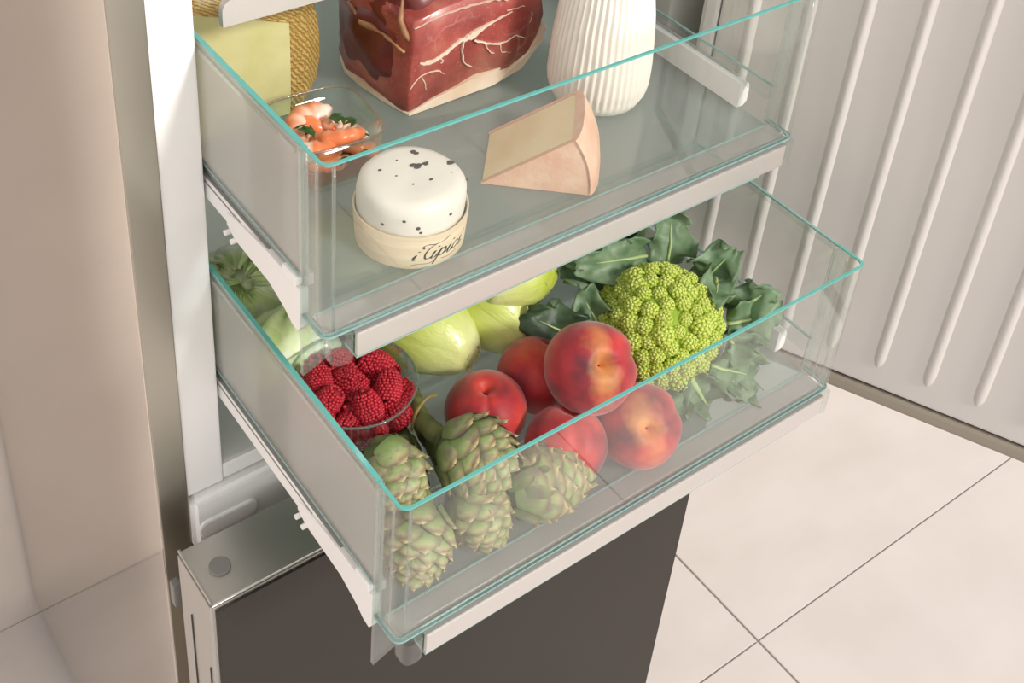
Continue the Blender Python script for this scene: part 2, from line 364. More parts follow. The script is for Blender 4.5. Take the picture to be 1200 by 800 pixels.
for (a, z, s) in ((3.6, .036, .0013), (4.0, .043, .0014), (4.25, .037, .0018), (4.3, .033, .0013), (4.9, .042, .0014), (5.6, .044, .0011), (5.75, .05, .0009), (5.95, .044, .0018)):
    mtx = Matrix.Translation((.0405*math.cos(a), .0405*math.sin(a), z)) @ Matrix.Rotation(a, 4, 'Z') @ Matrix.Diagonal((.0008, s, s*.8, 1)); bmesh.ops.create_icosphere(bm, subdivisions=2, radius=1, matrix=mtx)
finish('truffle_specks', bm, 'truffle', ch, smooth=True)['kind'] = 'stuff'
# script lettering  i Tipici
strokes = [
 [(-.10, .22), (.0, .46), (-.05, .12), (.07, .12)], [(.04, .66), (.06, .71)],
 [(.20, .84), (.12, .98), (.26, 1.10), (.60, 1.04), (.95, 1.12), (1.15, 1.28)], [(.66, 1.05), (.44, .86), (.34, .50), (.40, .20), (.54, .14), (.66, .26)],
 [(.62, .40), (.74, .58), (.66, .16), (.80, .16), (.90, .40)], [(.80, .78), (.82, .84)],
 [(.90, .40), (1.0, .62), (.84, -.30)], [(.98, .50), (1.16, .62), (1.22, .40), (1.08, .16), (.94, .22)], [(1.1, .18), (1.28, .28), (1.36, .46)],
 [(1.36, .44), (1.44, .60), (1.37, .18), (1.50, .18), (1.60, .36)], [(1.53, .80), (1.55, .86)],
 [(1.86, .52), (1.78, .62), (1.64, .48), (1.62, .24), (1.76, .16), (1.92, .34)],
 [(1.98, .40), (2.09, .62), (2.02, .20), (2.14, .18), (2.22, .30)], [(2.18, .84), (2.20, .90)],
 [(-.02, -.22), (.3, -.16), (.62, -.20), (.84, -.10)], [(1.15, -.08), (1.5, -.14), (1.95, -.02)]]
def catmull(P, n=7):
    P = [Vector(p) for p in P]; Q = [2*P[0]-P[1]]+P+[2*P[-1]-P[-2]]; out = []
    for i in range(1, len(Q)-2):
        for k in range(n):
            t = k/n; a, b, c, d = Q[i-1], Q[i], Q[i+1], Q[i+2]
            out.append(.5*((2*b)+(c-a)*t+(2*a-5*b+4*c-d)*t*t+(3*b-a-3*c+d)*t**3))
    return out+[P[-1]]
bm = bmesh.new()
for st in strokes:
    pts = catmull(st, 8 if len(st) > 2 else 3); L = []; Rr = []
    for i, p in enumerate(pts):
        t = (pts[min(i+1, len(pts)-1)]-pts[max(i-1, 0)]).normalized(); w = .012+.022*abs(t.dot(Vector((.3, -.95))))
        if st[0][1] < -.05 and st[-1][1] < .1: w = .014
        if len(st) == 2: w = .045
        nn = Vector((-t.y, t.x))*w
        for lst, q in ((L, p+nn), (Rr, p-nn)):
            u, v = q.x, q.y; zz = .0070+v*.0142; ang = math.radians(-120)+(u+.25*v)*.0192/.0425
            rr = .0413+(.0432-.0413)*zz/.03+.00025; lst.append(bm.verts.new((rr*math.cos(ang), rr*math.sin(ang), zz)))
    for i in range(len(pts)-1): bm.faces.new((L[i], Rr[i], Rr[i+1], L[i+1]))
bmesh.ops.recalc_face_normals(bm, faces=bm.faces); finish('lettering', bm, 'ink', band)['label'] = 'dark italic script lettering'

# --- semi-hard cheese wedge lying on one cut side
wc = empty('cheese_wedge', (.259, -.086, FU), (0, 0, math.atan2(-.06, .068))); tag(wc, 'creamy cheese wedge with pink-orange rind lying beside the round cheese', 'cheese')
# local: x from tip to rind, y thickness (away), z up
Lw, Tw = .089, .072
def wedge_ring(y):
    P = [(0, .0)]
    for i in range(8):
        a = i/7*math.radians(36); P.append((Lw*math.cos(a)*(1 if True else 1)*.98, Lw*math.sin(a)*.98))
    return [(x, y, z) for x, z in P]
bm = bmesh.new(); rr = [wedge_ring(.003), wedge_ring(Tw-.003)]
ring_loft(bm, rr); bmesh.ops.recalc_face_normals(bm, faces=bm.faces); bmesh.ops.bevel(bm, geom=[e for e in bm.edges], offset=.0012, segments=2, affect='EDGES')
pst = finish('paste', bm, 'wedge_paste', wc, smooth=False)
# rind: front skin, back skin, outer curved skin
def skin(y0, y1, k):
    bm = bmesh.new(); A = [(x*k, y, z*k+.0002) for x, y, z in wedge_ring(y0)]; B = [(x*k, y, z*k+.0002) for x, y, z in wedge_ring(y1)]
    ring_loft(bm, [A, B]); bmesh.ops.recalc_face_normals(bm, faces=bm.faces); return bm
finish('rind', skin(-.0005, .0031, 1.0), 'wedge_rind', wc); finish('rind', skin(Tw-.0031, Tw+.0005, 1.0), 'wedge_rind', wc)
bm = bmesh.new(); ys = [-.0005, .002, .006, .015, .035, Tw-.015, Tw-.006, Tw-.002, Tw+.0005]; bl = [0, .0022, .0038, .006, .007, .006, .0038, .0022, 0]
rings = []
for y, b in zip(ys, bl):
    o_ = []; i_ = []
    for k in range(9):
        a = k/8*math.radians(36.3)-.003
        rr_ = Lw*.98+b+.0004; o_.append((rr_*math.cos(a), y, max(rr_*math.sin(a), .0002))); i_.append(((Lw*.955)*math.cos(a), y, max(Lw*.955*math.sin(a), .0002)))
    rings.append(o_+i_[::-1])
ring_loft(bm, rings); bmesh.ops.recalc_face_normals(bm, faces=bm.faces); finish('rind', bm, 'wedge_rind', wc, smooth=False)

# --- manchego wedge
mg = empty('manchego_wedge', (.176, .073, FU)); tag(mg, 'tall hard cheese piece with woven-pattern golden rind in the drawer corner', 'cheese')
m = mat('manchego_rind', (196, 160, 84), .6, bump=0); nt, N, Lk = nodes_of(m); b = N['Principled BSDF']
tcn = N.new('ShaderNodeTexCoord'); wv = N.new('ShaderNodeTexWave'); wv.wave_type = 'BANDS'; wv.bands_direction = 'DIAGONAL'; wv.inputs['Scale'].default_value = 95; wv.inputs['Distortion'].default_value = 4; wv.inputs['Detail'].default_value = 2; wv.inputs['Detail Scale'].default_value = 3
Lk.new(tcn.outputs['Object'], wv.inputs[0]); r = ramp(nt, [(0, (166, 128, 62)), (.5, (196, 162, 88)), (1, (210, 178, 106))]); Lk.new(wv.outputs['Fac'], r.inputs[0]); Lk.new(r.outputs[0], b.inputs['Base Color'])
bp = N.new('ShaderNodeBump'); bp.inputs['Strength'].default_value = .7; bp.inputs['Distance'].default_value = .003; Lk.new(wv.outputs['Fac'], bp.inputs['Height']); Lk.new(bp.outputs[0], b.inputs['Normal'])
# plan outline: cut face along -x at front, rind bulging on the right towards the back
out = [(-.092, 0), (0, 0), (.020, .007), (.037, .020), (.045, .038), (.047, .060), (-.03, .085), (-.092, .06)]
def at_h(k, z, top=0): return [(x+(0 if x < .001 else -k*x*.55), y+k*.004, z+top*min(.034, max(0, -x)*1.1)+top*max(0, y)*.10) for x, y in out]
bm = bmesh.new(); ring_loft(bm, [at_h(.55, .001), at_h(.15, .014), at_h(0, .035), at_h(0, .058), at_h(.12, .078, .8), at_h(.3, .090, 1)]); bmesh.ops.recalc_face_normals(bm, faces=bm.faces)
finish('paste', bm, 'manchego_paste', mg)
bm = bmesh.new(); rings = []
for k, z in ((.55, .001), (.35, .006), (.15, .014), (0, .035), (0, .058), (.12, .078), (.3, .0905)):
    a = at_h(k, z)[1:7]; o_ = [(x+.0022, y+.0005, z_) for x, y, z_ in a]; o_[0] = (a[0][0]+.0008, a[0][1]-.0004, z); rings.append(o_+[(x-.003, y+.003, z_) for x, y, z_ in a[::-1]])
ring_loft(bm, rings); bmesh.ops.recalc_face_normals(bm, faces=bm.faces); finish('rind', bm, 'manchego_rind', mg, smooth=False)
bm = bmesh.new(); a = [(x+.001*(x > -.01), y-.0003, z) for x, y, z in at_h(.3, .0902, 1)]; ring_loft(bm, [a, [(x*.98, y+.001, z+.002) for x, y, z in a]]); bmesh.ops.recalc_face_normals(bm, faces=bm.faces); finish('rind', bm, 'manchego_rind', mg)

# --- ribbed ricotta cone
bm = bmesh.new(); prof = [(.0001, .0), (.034, .0), (.0385, .002), (.0425, .010), (.0445, .022), (.0445, .040), (.0430, .065), (.0405, .09), (.037, .115), (.034, .135), (.032, .143), (.028, .147), (.0001, .149)]
lathe(bm, [(r, z) for i, (r, z) in enumerate(prof)], 200)
bmesh.ops.subdivide_edges(bm, edges=[e for e in bm.edges if abs(e.verts[0].co.z-e.verts[1].co.z) > .008], cuts=3, use_grid_fill=True)
for v in bm.verts:
    r_ = math.hypot(v.co.x, v.co.y)
    if r_ > .03 and v.co.z > .012:
        a = math.atan2(v.co.y, v.co.x); k = 1+.026*math.sin(a*46+nz(v.co, 30)*.6)+.012*nz(v.co, 40, 2); v.co.x *= k; v.co.y *= k
ri = finish('ricotta_cone', bm, 'ricotta', None, loc=(.424, -.033, FU), smooth=True); tag(ri, 'tall white ribbed ricotta cone standing behind the orange-rinded wedge', 'cheese')

# --- cured ham block
m = mat('ham_lean', (140, 40, 38), .32, coat=.25); nt, N, Lk = nodes_of(m); b = N['Principled BSDF']
tcn = N.new('ShaderNodeTexCoord')
n1 = N.new('ShaderNodeTexNoise'); n1.inputs['Scale'].default_value = 22; n1.inputs['Detail'].default_value = 6; Lk.new(tcn.outputs['Object'], n1.inputs[0])
r1 = ramp(nt, [(.3, (134, 50, 46)), (.5, (172, 82, 74)), (.72, (198, 126, 108))]); Lk.new(n1.outputs[0], r1.inputs[0])
mpn = N.new('ShaderNodeVectorMath'); mpn.operation = 'ADD'; n2 = N.new('ShaderNodeTexNoise'); n2.inputs['Scale'].default_value = 45; Lk.new(tcn.outputs['Object'], n2.inputs[0])
sc = N.new('ShaderNodeVectorMath'); sc.operation = 'SCALE'; sc.inputs[3].default_value = .02; Lk.new(n2.outputs['Color'], sc.inputs[0]); Lk.new(tcn.outputs['Object'], mpn.inputs[0]); Lk.new(sc.outputs[0], mpn.inputs[1])
vo = N.new('ShaderNodeTexVoronoi'); vo.feature = 'DISTANCE_TO_EDGE'; vo.inputs['Scale'].default_value = 26; Lk.new(mpn.outputs[0], vo.inputs[0])
r2 = ramp(nt, [(.0, (190, 190, 190)), (.02, (80, 80, 80)), (.045, (0, 0, 0))]); Lk.new(vo.outputs[0], r2.inputs[0])
n3 = N.new('ShaderNodeTexNoise'); n3.inputs['Scale'].default_value = 16; Lk.new(tcn.outputs['Object'], n3.inputs[0])
r3 = ramp(nt, [(.5, (0, 0, 0)), (.68, (255, 255, 255))]); Lk.new(n3.outputs[0], r3.inputs[0])
mu = N.new('ShaderNodeMath'); mu.operation = 'MULTIPLY'; Lk.new(r2.outputs[0], mu.inputs[0]); Lk.new(r3.outputs[0], mu.inputs[1])
n4 = N.new('ShaderNodeTexNoise'); n4.inputs['Scale'].default_value = 420; n4.inputs['Detail'].default_value = 2; Lk.new(tcn.outputs['Object'], n4.inputs[0])
r4 = ramp(nt, [(.62, (0, 0, 0)), (.75, (150, 150, 150))]); Lk.new(n4.outputs[0], r4.inputs[0])
mxx = N.new('ShaderNodeMath'); mxx.operation = 'MAXIMUM'; Lk.new(mu.outputs[0], mxx.inputs[0]); Lk.new(r4.outputs[0], mxx.inputs[1])
mc = N.new('ShaderNodeMix'); mc.data_type = 'RGBA'; Lk.new(mxx.outputs[0], mc.inputs[0]); Lk.new(r1.outputs[0], mc.inputs[6]); mc.inputs[7].default_value = lin((232, 186, 168)); Lk.new(mc.outputs[2], b.inputs['Base Color'])
mat('ham_fat', (238, 222, 202), .4, sss=.2, col2=(226, 200, 172), nscale=30, bump=.15, bscale=80)
mat('ham_dark', (84, 26, 22), .4, col2=(122, 44, 36), nscale=35, coat=.2, bump=.3, bscale=90)
mat('ham_fat_aged', (182, 144, 98), .45, col2=(146, 92, 66), nscale=40, bump=.3, bscale=80)
hm = empty('ham_block', (.261, .024, FU)); tag(hm, 'boneless cured ham block, dark red with white fat veins and fat edge', 'ham')
# local x right, y back, z up. cross-section outline (x,z) of the front face, lofted backwards
def ham_prof(o): return o
front = [(0, .003), (.03, .006), (.07, .012), (.105, .015), (.128, .024), (.140, .04), (.144, .058), (.138, .076), (.122, .090), (.095, .097), (.06, .098), (.03, .096), (.004, .090), (.001, .060), (0, .035)]
def ring(y, sx, dx, sz, dz, wob):
    return [(x*sx+dx+wob*nz((x, y, z), 30), y+.004*nz((x, y, z), 25, 7), z*sz+dz+wob*.8*nz((x, y, z), 26, 4)) for x, z in front]
bm = bmesh.new()
R_ = ring_loft(bm, [ring(0, .985, .0012, .985, .0008, 0), ring(.0015, .997, .0002, .997, .0002, 0), ring(.005, 1.008, -.001, 1.0, .0002, .001), ring(.03, 1.04, -.006, 1.02, .0, .004), ring(.06, 1.04, -.010, 1.03, 0, .007), ring(.085, .98, -.010, 1.0, .002, .008), ring(.105, .86, -.003, .85, .008, .008), ring(.116, .6, .015, .6, .02, .006)])
bmesh.ops.recalc_face_normals(bm, faces=bm.faces)
bmesh.ops.subdivide_edges(bm, edges=list(bm.edges), cuts=2, use_grid_fill=True)
bmesh.ops.triangulate(bm, faces=[f for f in bm.faces if len(f.verts) > 4])
for v in bm.verts:
    if v.co.y > .003: v.co += Vector((.0022*nz(v.co, 60, 1), 0, .0022*nz(v.co, 55, 6)))
finish('lean_meat', bm, 'ham_lean', hm, smooth=True)
# dark cured top lobe with seam on the left end
bm = bmesh.new(); bmesh.ops.create_uvsphere(bm, u_segments=40, v_segments=24, radius=1)
for v in bm.verts:
    c = v.co; p = Vector((math.copysign(abs(c.x)**.6, c.x)*.066, math.copysign(abs(c.y)**.6, c.y)*.050, math.copysign(abs(c.z)**.7, c.z)*.030)); v.co = p+p.normalized()*(.005*nz(p, 38, 2)+.003*nz(p, 90, 5))
finish('cured_top', bm, 'ham_dark', hm, loc=(.062, .058, .084), smooth=True)
bm = bmesh.new(); bmesh.ops.create_uvsphere(bm, u_segments=36, v_segments=24, radius=1)
for v in bm.verts:
    c = v.co; p = Vector((math.copysign(abs(c.x)**.7, c.x)*.030, math.copysign(abs(c.y)**.6, c.y)*.050, math.copysign(abs(c.z)**.7, c.z)*.036)); v.co = p+p.normalized()*(.006*nz(p, 36, 8)+.003*nz(p, 90, 3))
finish('shaded_side', bm, 'ham_dark', hm, loc=(.016, .062, .046), smooth=True)  # cured left side, its shade put into the dark colour
# fat layer beneath
bm = bmesh.new(); rings = []
for y, k, dx in ((-.0012, 1, 0), (.002, 1.015, -.001), (.03, 1.06, -.008), (.06, 1.06, -.012), (.085, 1.0, -.012), (.105, .86, -.004), (.114, .6, .012)):
    pts = [(0, .0005), (.05, .0005), (.09, .0012), (.122, .009), (.143, .030), (.1460, .046), (.1415, .043), (.126, .0245), (.102, .0185), (.07, .0175), (.05, .0135), (.025, .0085), (0, .0035)]
    rings.append([(x*k+dx, y+.002*nz((x, y, z), 40, 5), max(.0004, z+.0028*nz((x*1, y, z), 60, 1)*(z > .003))) for x, z in pts])
ring_loft(bm, rings); bmesh.ops.recalc_face_normals(bm, faces=bm.faces); finish('fat_layer', bm, 'ham_fat', hm, smooth=False)
# main fat seam and veins on the cut face, slightly proud
def ribbon(pts, wid, y=-.0009, nm='fat_vein', mt='ham_fat', par=None):
    P = catmull([(a, b) for a, b in pts], 8); n = len(P); bm = bmesh.new(); L = []; Rr = []
    for i, p in enumerate(P):
        t = (P[min(i+1, n-1)]-P[max(i-1, 0)]).normalized(); k = i/(n-1)*(len(wid)-1); j = min(int(k), len(wid)-2); w = .72*(wid[j]+(wid[j+1]-wid[j])*(k-j))*(1+.5*nz((p.x, p.y, 0), 130)); nn = Vector((-t.y, t.x))*w
        p = p+Vector((.0008*nz((p.x, p.y, 1), 260), .0012*nz((p.x, p.y, 2), 220))); L.append(p+nn*(1+.6*nz((p.x, p.y, 3), 300))); Rr.append(p-nn*(1+.6*nz((p.x, p.y, 4), 300)))
    A = [bm.verts.new((q.x, y, q.y)) for q in L]; B = [bm.verts.new((q.x, y, q.y)) for q in Rr]; A2 = [bm.verts.new((q.x, y+.004, q.y)) for q in L]; B2 = [bm.verts.new((q.x, y+.004, q.y)) for q in Rr]
    for i in range(n-1):
        bm.faces.new((A[i], A[i+1], B[i+1], B[i])); bm.faces.new((A2[i], A2[i+1], A[i+1], A[i])); bm.faces.new((B[i], B[i+1], B2[i+1], B2[i]))
    bmesh.ops.recalc_face_normals(bm, faces=bm.faces); return finish(nm, bm, mt, par or hm)
ribbon([(.006, .052), (.018, .047), (.034, .050), (.05, .058), (.062, .060), (.08, .066), (.105, .072)], [.0004, .0028, .0022, .0016, .0042, .001, .0003])
ribbon([(.056, .060), (.054, .048), (.058, .034), (.066, .028)], [.0012, .0006, .0005, .0004])
ribbon([(.066, .055), (.082, .047), (.098, .043), (.112, .046), (.124, .040)], [.001, .0008, .001, .0008, .0004])
ribbon([(.002, .026), (.012, .036), (.028, .036), (.036, .030)], [.0005, .0007, .0006, .0003])
ribbon([(.012, .036), (.016, .028), (.018, .020)], [.0006, .0005, .0003]); ribbon([(.030, .049), (.034, .044), (.032, .042)], [.0009, .0007, .0003])
ribbon([(.004, .084), (.03, .0895), (.06, .0905), (.085, .089), (.10, .085)], [.0002, .0004, .0003, .0004, .0002])
ribbon([(.094, .044), (.098, .034), (.108, .030)], [.0006, .0004, .0002]); ribbon([(.078, .048), (.084, .038), (.09, .034)], [.0005, .0005, .0002]); ribbon([(.10, .075), (.118, .074), (.128, .064), (.126, .055)], [.0003, .0005, .0004, .0002])
# aged fat streaks on the left end and top
for pts, rr in (([(-.003, .006, .060), (-.010, .030, .070), (-.014, .055, .066), (-.010, .085, .072)], .0032), ([(.000, .004, .070), (-.004, .012, .088), (.004, .022, .102)], .0036), ([(.004, .022, .102), (.02, .03, .110), (.024, .05, .114)], .0028)):
    bm = bmesh.new(); P = [Vector(p) for p in pts]; n = 14; Q = []
    for i in range(n):
        t = i/(n-1)*(len(P)-1); j = min(int(t), len(P)-2); Q.append(P[j].lerp(P[j+1], t-j))
    Q = [q+Vector((.0012, .002*nz(q, 150, 1), .003*nz(q, 120, 4))) for q in Q]; tube(bm, Q, [rr*.75*(.5+.5*math.sin(PI*i/(n-1))+.7*nz(Q[i], 110)) for i in range(n)], 8); finish('fat_streak', bm, 'ham_fat_aged', hm, smooth=True)

# --- shrimp dish
dc = Vector((.163, -.004, FU))
ds = empty('glass_dish', dc, (0, 0, -.08)); tag(ds, 'small clear square glass dish of marinated shrimp', 'dish')
def sq(r, z, e=.42, n=48): return [(r*math.copysign(abs(math.cos(t))**e, math.cos(t)), r*math.copysign(abs(math.sin(t))**e, math.sin(t)), z) for t in [2*PI*j/n for j in range(n)]]
bm = bmesh.new(); ring_loft(bm, [sq(.026, .001), sq(.031, .0005), sq(.0335, .004), sq(.0365, .025), sq(.0405, .047), sq(.0388, .047), sq(.0347, .025), sq(.032, .0065), sq(.024, .0055)], True, True); bmesh.ops.recalc_face_normals(bm, faces=bm.faces)
finish('dish_wall', bm, 'bowl_glass', ds, smooth=True)
clearmat('rim_glass', (222, 214, 200), 1.6, .05, .25, (214, 204, 190))
bm = bmesh.new(); P = sq(.0396, .0475); tube_pts = [Vector(p) for p in P]+[Vector(P[0])]; tube(bm, tube_pts, .0011, 6, False); finish('rim', bm, 'rim_glass', ds, smooth=True)
m = mat('oil_orange', (214, 132, 50), .08, trans=.55, col2=(196, 96, 40), nscale=60)
bm = bmesh.new(); ring_loft(bm, [sq(.0235, .0058), sq(.0312, .0068), sq(.0338, .0225), sq(.0335, .023)], True, True); bmesh.ops.recalc_face_normals(bm, faces=bm.faces)
oil = finish('oil_marinade', bm, 'oil_orange', None, loc=dc, rot=(0, 0, -.08), smooth=False); tag(oil, 'orange oil marinade pooled in the small square glass dish', 'marinade', kind='stuff')
m = mat('shrimp_flesh', (240, 150, 110), .3, sss=.2, coat=.3); nt, N, Lk = nodes_of(m); at = N.new('ShaderNodeAttribute'); at.attribute_name = 'Col'; Lk.new(at.outputs[0], N['Principled BSDF'].inputs['Base Color'])
def shrimp_mesh(kind):
    bm = bmesh.new(); n = 26; pts = []; rad = []
    for i in range(n):
        t = i/(n-1); a = t*math.radians(245); R0 = .0135-.003*t; pts.append((R0*math.cos(a), R0*math.sin(a), .0015*math.sin(t*3)))
        rad.append((.0078*(1-t)**.55+.0014)*(1+.09*math.cos(t*7*2*PI))*(.75 if t == 0 else 1))
    tube(bm, pts, rad, 12, True, .85)
    for s in (-1, 1):   # tail fan
        p = Vector(pts[-1]); d = (Vector(pts[-1])-Vector(pts[-2])).normalized(); q = p+d*.009+Vector((0, 0, s*.005)); tube(bm, [p, p.lerp(q, .6), q], [.0012, .0026, .0006], 6, True, .4)
    me = bpy.data.meshes.new('shrimp'); bm.to_mesh(me); bm.free()
    ca = me.color_attributes.new('Col', 'FLOAT_COLOR', 'POINT')
    for i, v in enumerate(me.vertices):
        t = (i//12)/(n-1) if i < n*12 else 1.05
        out_ = math.hypot(v.co.x, v.co.y)/.0135
        k = .5+.5*math.cos(t*7*2*PI); base = Vector(lin((238, 132, 78))[:3]).lerp(Vector(lin((246, 206, 178))[:3]), max(0, min(1, (1.1-out_)*1.6+.55*k)))
        if t < .10: base = Vector(lin((250, 226, 206))[:3])
        if t > .93: base = Vector(lin((222, 92, 46))[:3])
        ca.data[i].color = (*base, 1)
    me.materials.append(M['shrimp_flesh'])
    for p in me.polygons: p.use_smooth = True
    return me
sm = shrimp_mesh(0)
SH = [((.160, .003, .034), (.15, -.1, .5), 1.12, 'curled pink shrimp on top at the back of the glass dish'), ((.172, -.016, .033), (.5, .3, 2.5), 1.05, 'pale-ended pink shrimp at the middle of the glass dish'), ((.178, -.004, .031), (-.5, .4, -.6), 1.0, 'pink shrimp against the right wall of the glass dish'),
      ((.147, -.016, .030), (.3, -.5, 3.6), 1.0, 'pink shrimp at the left of the glass dish'), ((.158, -.021, .022), (.1, .2, 1.7), 1.05, 'shrimp pressed against the front wall of the glass dish'), ((.146, .008, .024), (-.3, .2, 4.4), 1.0, 'shrimp half hidden at the back left of the glass dish'), ((.174, -.021, .017), (.2, .1, 0), 1.0, 'lowest shrimp at the front right of the glass dish'),
      ((.170, .014, .028), (.5, -.2, 2.0), .95, 'shrimp at the back wall of the glass dish'), ((.184, -.018, .026), (.1, -.6, 3.0), .9, 'small shrimp wedged in the front right corner of the glass dish')]
for loc, rot, s, lab in SH:
    o = bpy.data.objects.new('shrimp', sm); C.objects.link(o); o.location = (loc[0], loc[1], FU+loc[2]-.001); o.rotation_euler = rot; o.scale = (s*1.16,)*3; tag(o, lab, 'shrimp', 'shrimp in the glass dish')
mat('parsley', (38, 66, 28), .5, col2=(60, 92, 36), nscale=200)
bm = bmesh.new()
for k in range(3):
    a = -.7+.7*k; vs = [(0, 0, 0), (.0028*math.cos(a)-.0012*math.sin(a), .0028*math.sin(a)+.0012*math.cos(a), .0006), (.0065*math.cos(a), .0065*math.sin(a), .0), (.0028*math.cos(a)+.0012*math.sin(a), .0028*math.sin(a)-.0012*math.cos(a), .0006)]
    bm.faces.new([bm.verts.new(v) for v in vs])
thicken(bm, .0004); hmh = bpy.data.meshes.new('parsley_leaf'); bm.to_mesh(hmh); bm.free(); hmh.materials.append(M['parsley'])
random.seed(11)
for (x, y, z) in ((.168, -.004, .043), (.178, -.008, .042), (.150, -.006, .040), (.146, -.014, .040), (.155, -.026, .037), (.182, -.022, .036), (.166, -.030, .033), (.140, .004, .036), (.174, -.034, .024), (.158, -.036, .026), (.188, -.012, .038)):
    o = bpy.data.objects.new('parsley_leaf', hmh); C.objects.link(o); o.location = (x, y, FU+z+.004); o.rotation_euler = (random.uniform(-.5, .5), random.uniform(-.5, .5), random.uniform(0, 6)); o.scale = (1.75,)*3
    tag(o, 'dark green herb leaf scattered over the shrimp', 'herb', 'herb leaves on the shrimp')
# ================================================================== FOOD, lower drawer
# --- peaches
m = mat('peach_skin', (176, 40, 40), .55, sheen=.35); nt, N, Lk = nodes_of(m); b = N['Principled BSDF']
tcn = N.new('ShaderNodeTexCoord'); oi = N.new('ShaderNodeObjectInfo')
ad = N.new('ShaderNodeVectorMath'); ad.operation = 'ADD'; sc = N.new('ShaderNodeVectorMath'); sc.operation = 'SCALE'; sc.inputs[3].default_value = 3; cb = N.new('ShaderNodeCombineXYZ')
for i in range(3): Lk.new(oi.outputs['Random'], cb.inputs[i])
Lk.new(cb.outputs[0], sc.inputs[0]); Lk.new(tcn.outputs['Object'], ad.inputs[0]); Lk.new(sc.outputs[0], ad.inputs[1])
n1 = N.new('ShaderNodeTexNoise'); n1.inputs['Scale'].default_value = 24; n1.inputs['Detail'].default_value = 4; Lk.new(ad.outputs[0], n1.inputs[0])
r1 = ramp(nt, [(.30, (92, 20, 34)), (.46, (164, 28, 40)), (.60, (202, 50, 46)), (.8, (224, 110, 62))]); Lk.new(n1.outputs[0], r1.inputs[0])
sp = N.new('ShaderNodeSeparateXYZ'); Lk.new(tcn.outputs['Object'], sp.inputs[0])
# ragged yellow blush running out of the stem cavity (object +z)
n2 = N.new('ShaderNodeTexNoise'); n2.inputs['Scale'].default_value = 38; n2.inputs['Detail'].default_value = 3; Lk.new(ad.outputs[0], n2.inputs[0])
xy = N.new('ShaderNodeVectorMath'); xy.operation = 'MULTIPLY'; xy.inputs[1].default_value = (1, .45, 0); Lk.new(tcn.outputs['Object'], xy.inputs[0])
ln_ = N.new('ShaderNodeVectorMath'); ln_.operation = 'LENGTH'; Lk.new(xy.outputs[0], ln_.inputs[0])
ml = N.new('ShaderNodeMath'); ml.operation = 'MULTIPLY_ADD'; ml.inputs[1].default_value = -.034; Lk.new(n2.outputs[0], ml.inputs[0]); Lk.new(ln_.outputs['Value'], ml.inputs[2])
mr = N.new('ShaderNodeMapRange'); mr.inputs[1].default_value = -.001; mr.inputs[2].default_value = -.020; Lk.new(ml.outputs[0], mr.inputs[0])
gt = N.new('ShaderNodeMapRange'); gt.inputs[1].default_value = .010; gt.inputs[2].default_value = .020; Lk.new(sp.outputs[2], gt.inputs[0])
mm = N.new('ShaderNodeMath'); mm.operation = 'MULTIPLY'; Lk.new(mr.outputs[0], mm.inputs[0]); Lk.new(gt.outputs[0], mm.inputs[1]); mr = mm
mk = N.new('ShaderNodeMath'); mk.operation = 'MULTIPLY'; mk.inputs[1].default_value = .85; Lk.new(mr.outputs[0], mk.inputs[0])
mc = N.new('ShaderNodeMix'); mc.data_type = 'RGBA'; Lk.new(mk.outputs[0], mc.inputs[0]); Lk.new(r1.outputs[0], mc.inputs[6]); mc.inputs[7].default_value = lin((242, 170, 88)); Lk.new(mc.outputs[2], b.inputs['Base Color'])
mat('peach_scar', (96, 62, 30), .8)
bm = bmesh.new(); bmesh.ops.create_uvsphere(bm, u_segments=64, v_segments=44, radius=.036)
for v in bm.verts:
    c = v.co; th = math.acos(max(-1, min(1, c.z/.036))); ph = math.atan2(c.y, c.x)
    k = 1-.40*math.exp(-(th/.17)**2)-.07*math.exp(-(th/.45)**2)-.05*math.exp(-((PI-th)/.25)**2)
    cl = math.exp(-(ph/.16)**2)*math.sin(th)**.5*(1 if th < 2.6 else .5); k -= .055*cl
    k += .03*math.exp(-((abs(ph)-.45)/.3)**2)*math.sin(th)
    v.co = c*k*(1+.02*nz(c, 25, 1)); v.co.z *= .93
pm = bpy.data.meshes.new('peach'); bm.to_mesh(pm); bm.free(); pm.materials.append(M['peach_skin'])
red = M['peach_skin'].copy(); red.name = 'peach_skin_red'; M['peach_skin_red'] = red
for q in red.node_tree.nodes:
    if q.type == 'MATH' and q.operation == 'MULTIPLY' and abs(q.inputs[1].default_value-.85) < 1e-4: q.inputs[1].default_value = .06
for p in pm.polygons: p.use_smooth = True
bm = bmesh.new(); bmesh.ops.create_uvsphere(bm, u_segments=14, v_segments=8, radius=1, matrix=Matrix.Diagonal((.0022, .0017, .0016, 1))); sm_ = bpy.data.meshes.new('stem_scar'); bm.to_mesh(sm_); bm.free(); sm_.materials.append(M['peach_scar'])
PE = [((.2300, -.1540, FL+.0345), (-.10, -.02, .99), (-.45, -.75, .0), .96, 'glossy red peach beside the globe artichoke, in front of the endives'),
      ((.2910, -.1455, FL+.0345), (.5, .2, .8), (0, -1, 0), .98, 'dark red peach half hidden behind the topmost peach'),
      ((.3010, -.1955, FL+.081), (-.18, -.62, .74), (.9, -.3, .1), 1.06, 'large red peach lying on top of the other peaches, stem hollow showing'),
      ((.2650, -.2170, FL+.0325), (.3, .3, .9), (-.5, -.8, 0), .95, 'dull dark red peach behind the front glass beside the artichoke'),
      ((.3270, -.2360, FL+.035), (-.30, -.66, .62), (.6, -.5, .5), .98, 'red and yellow peach behind the front glass nearest the leafy green vegetable')]
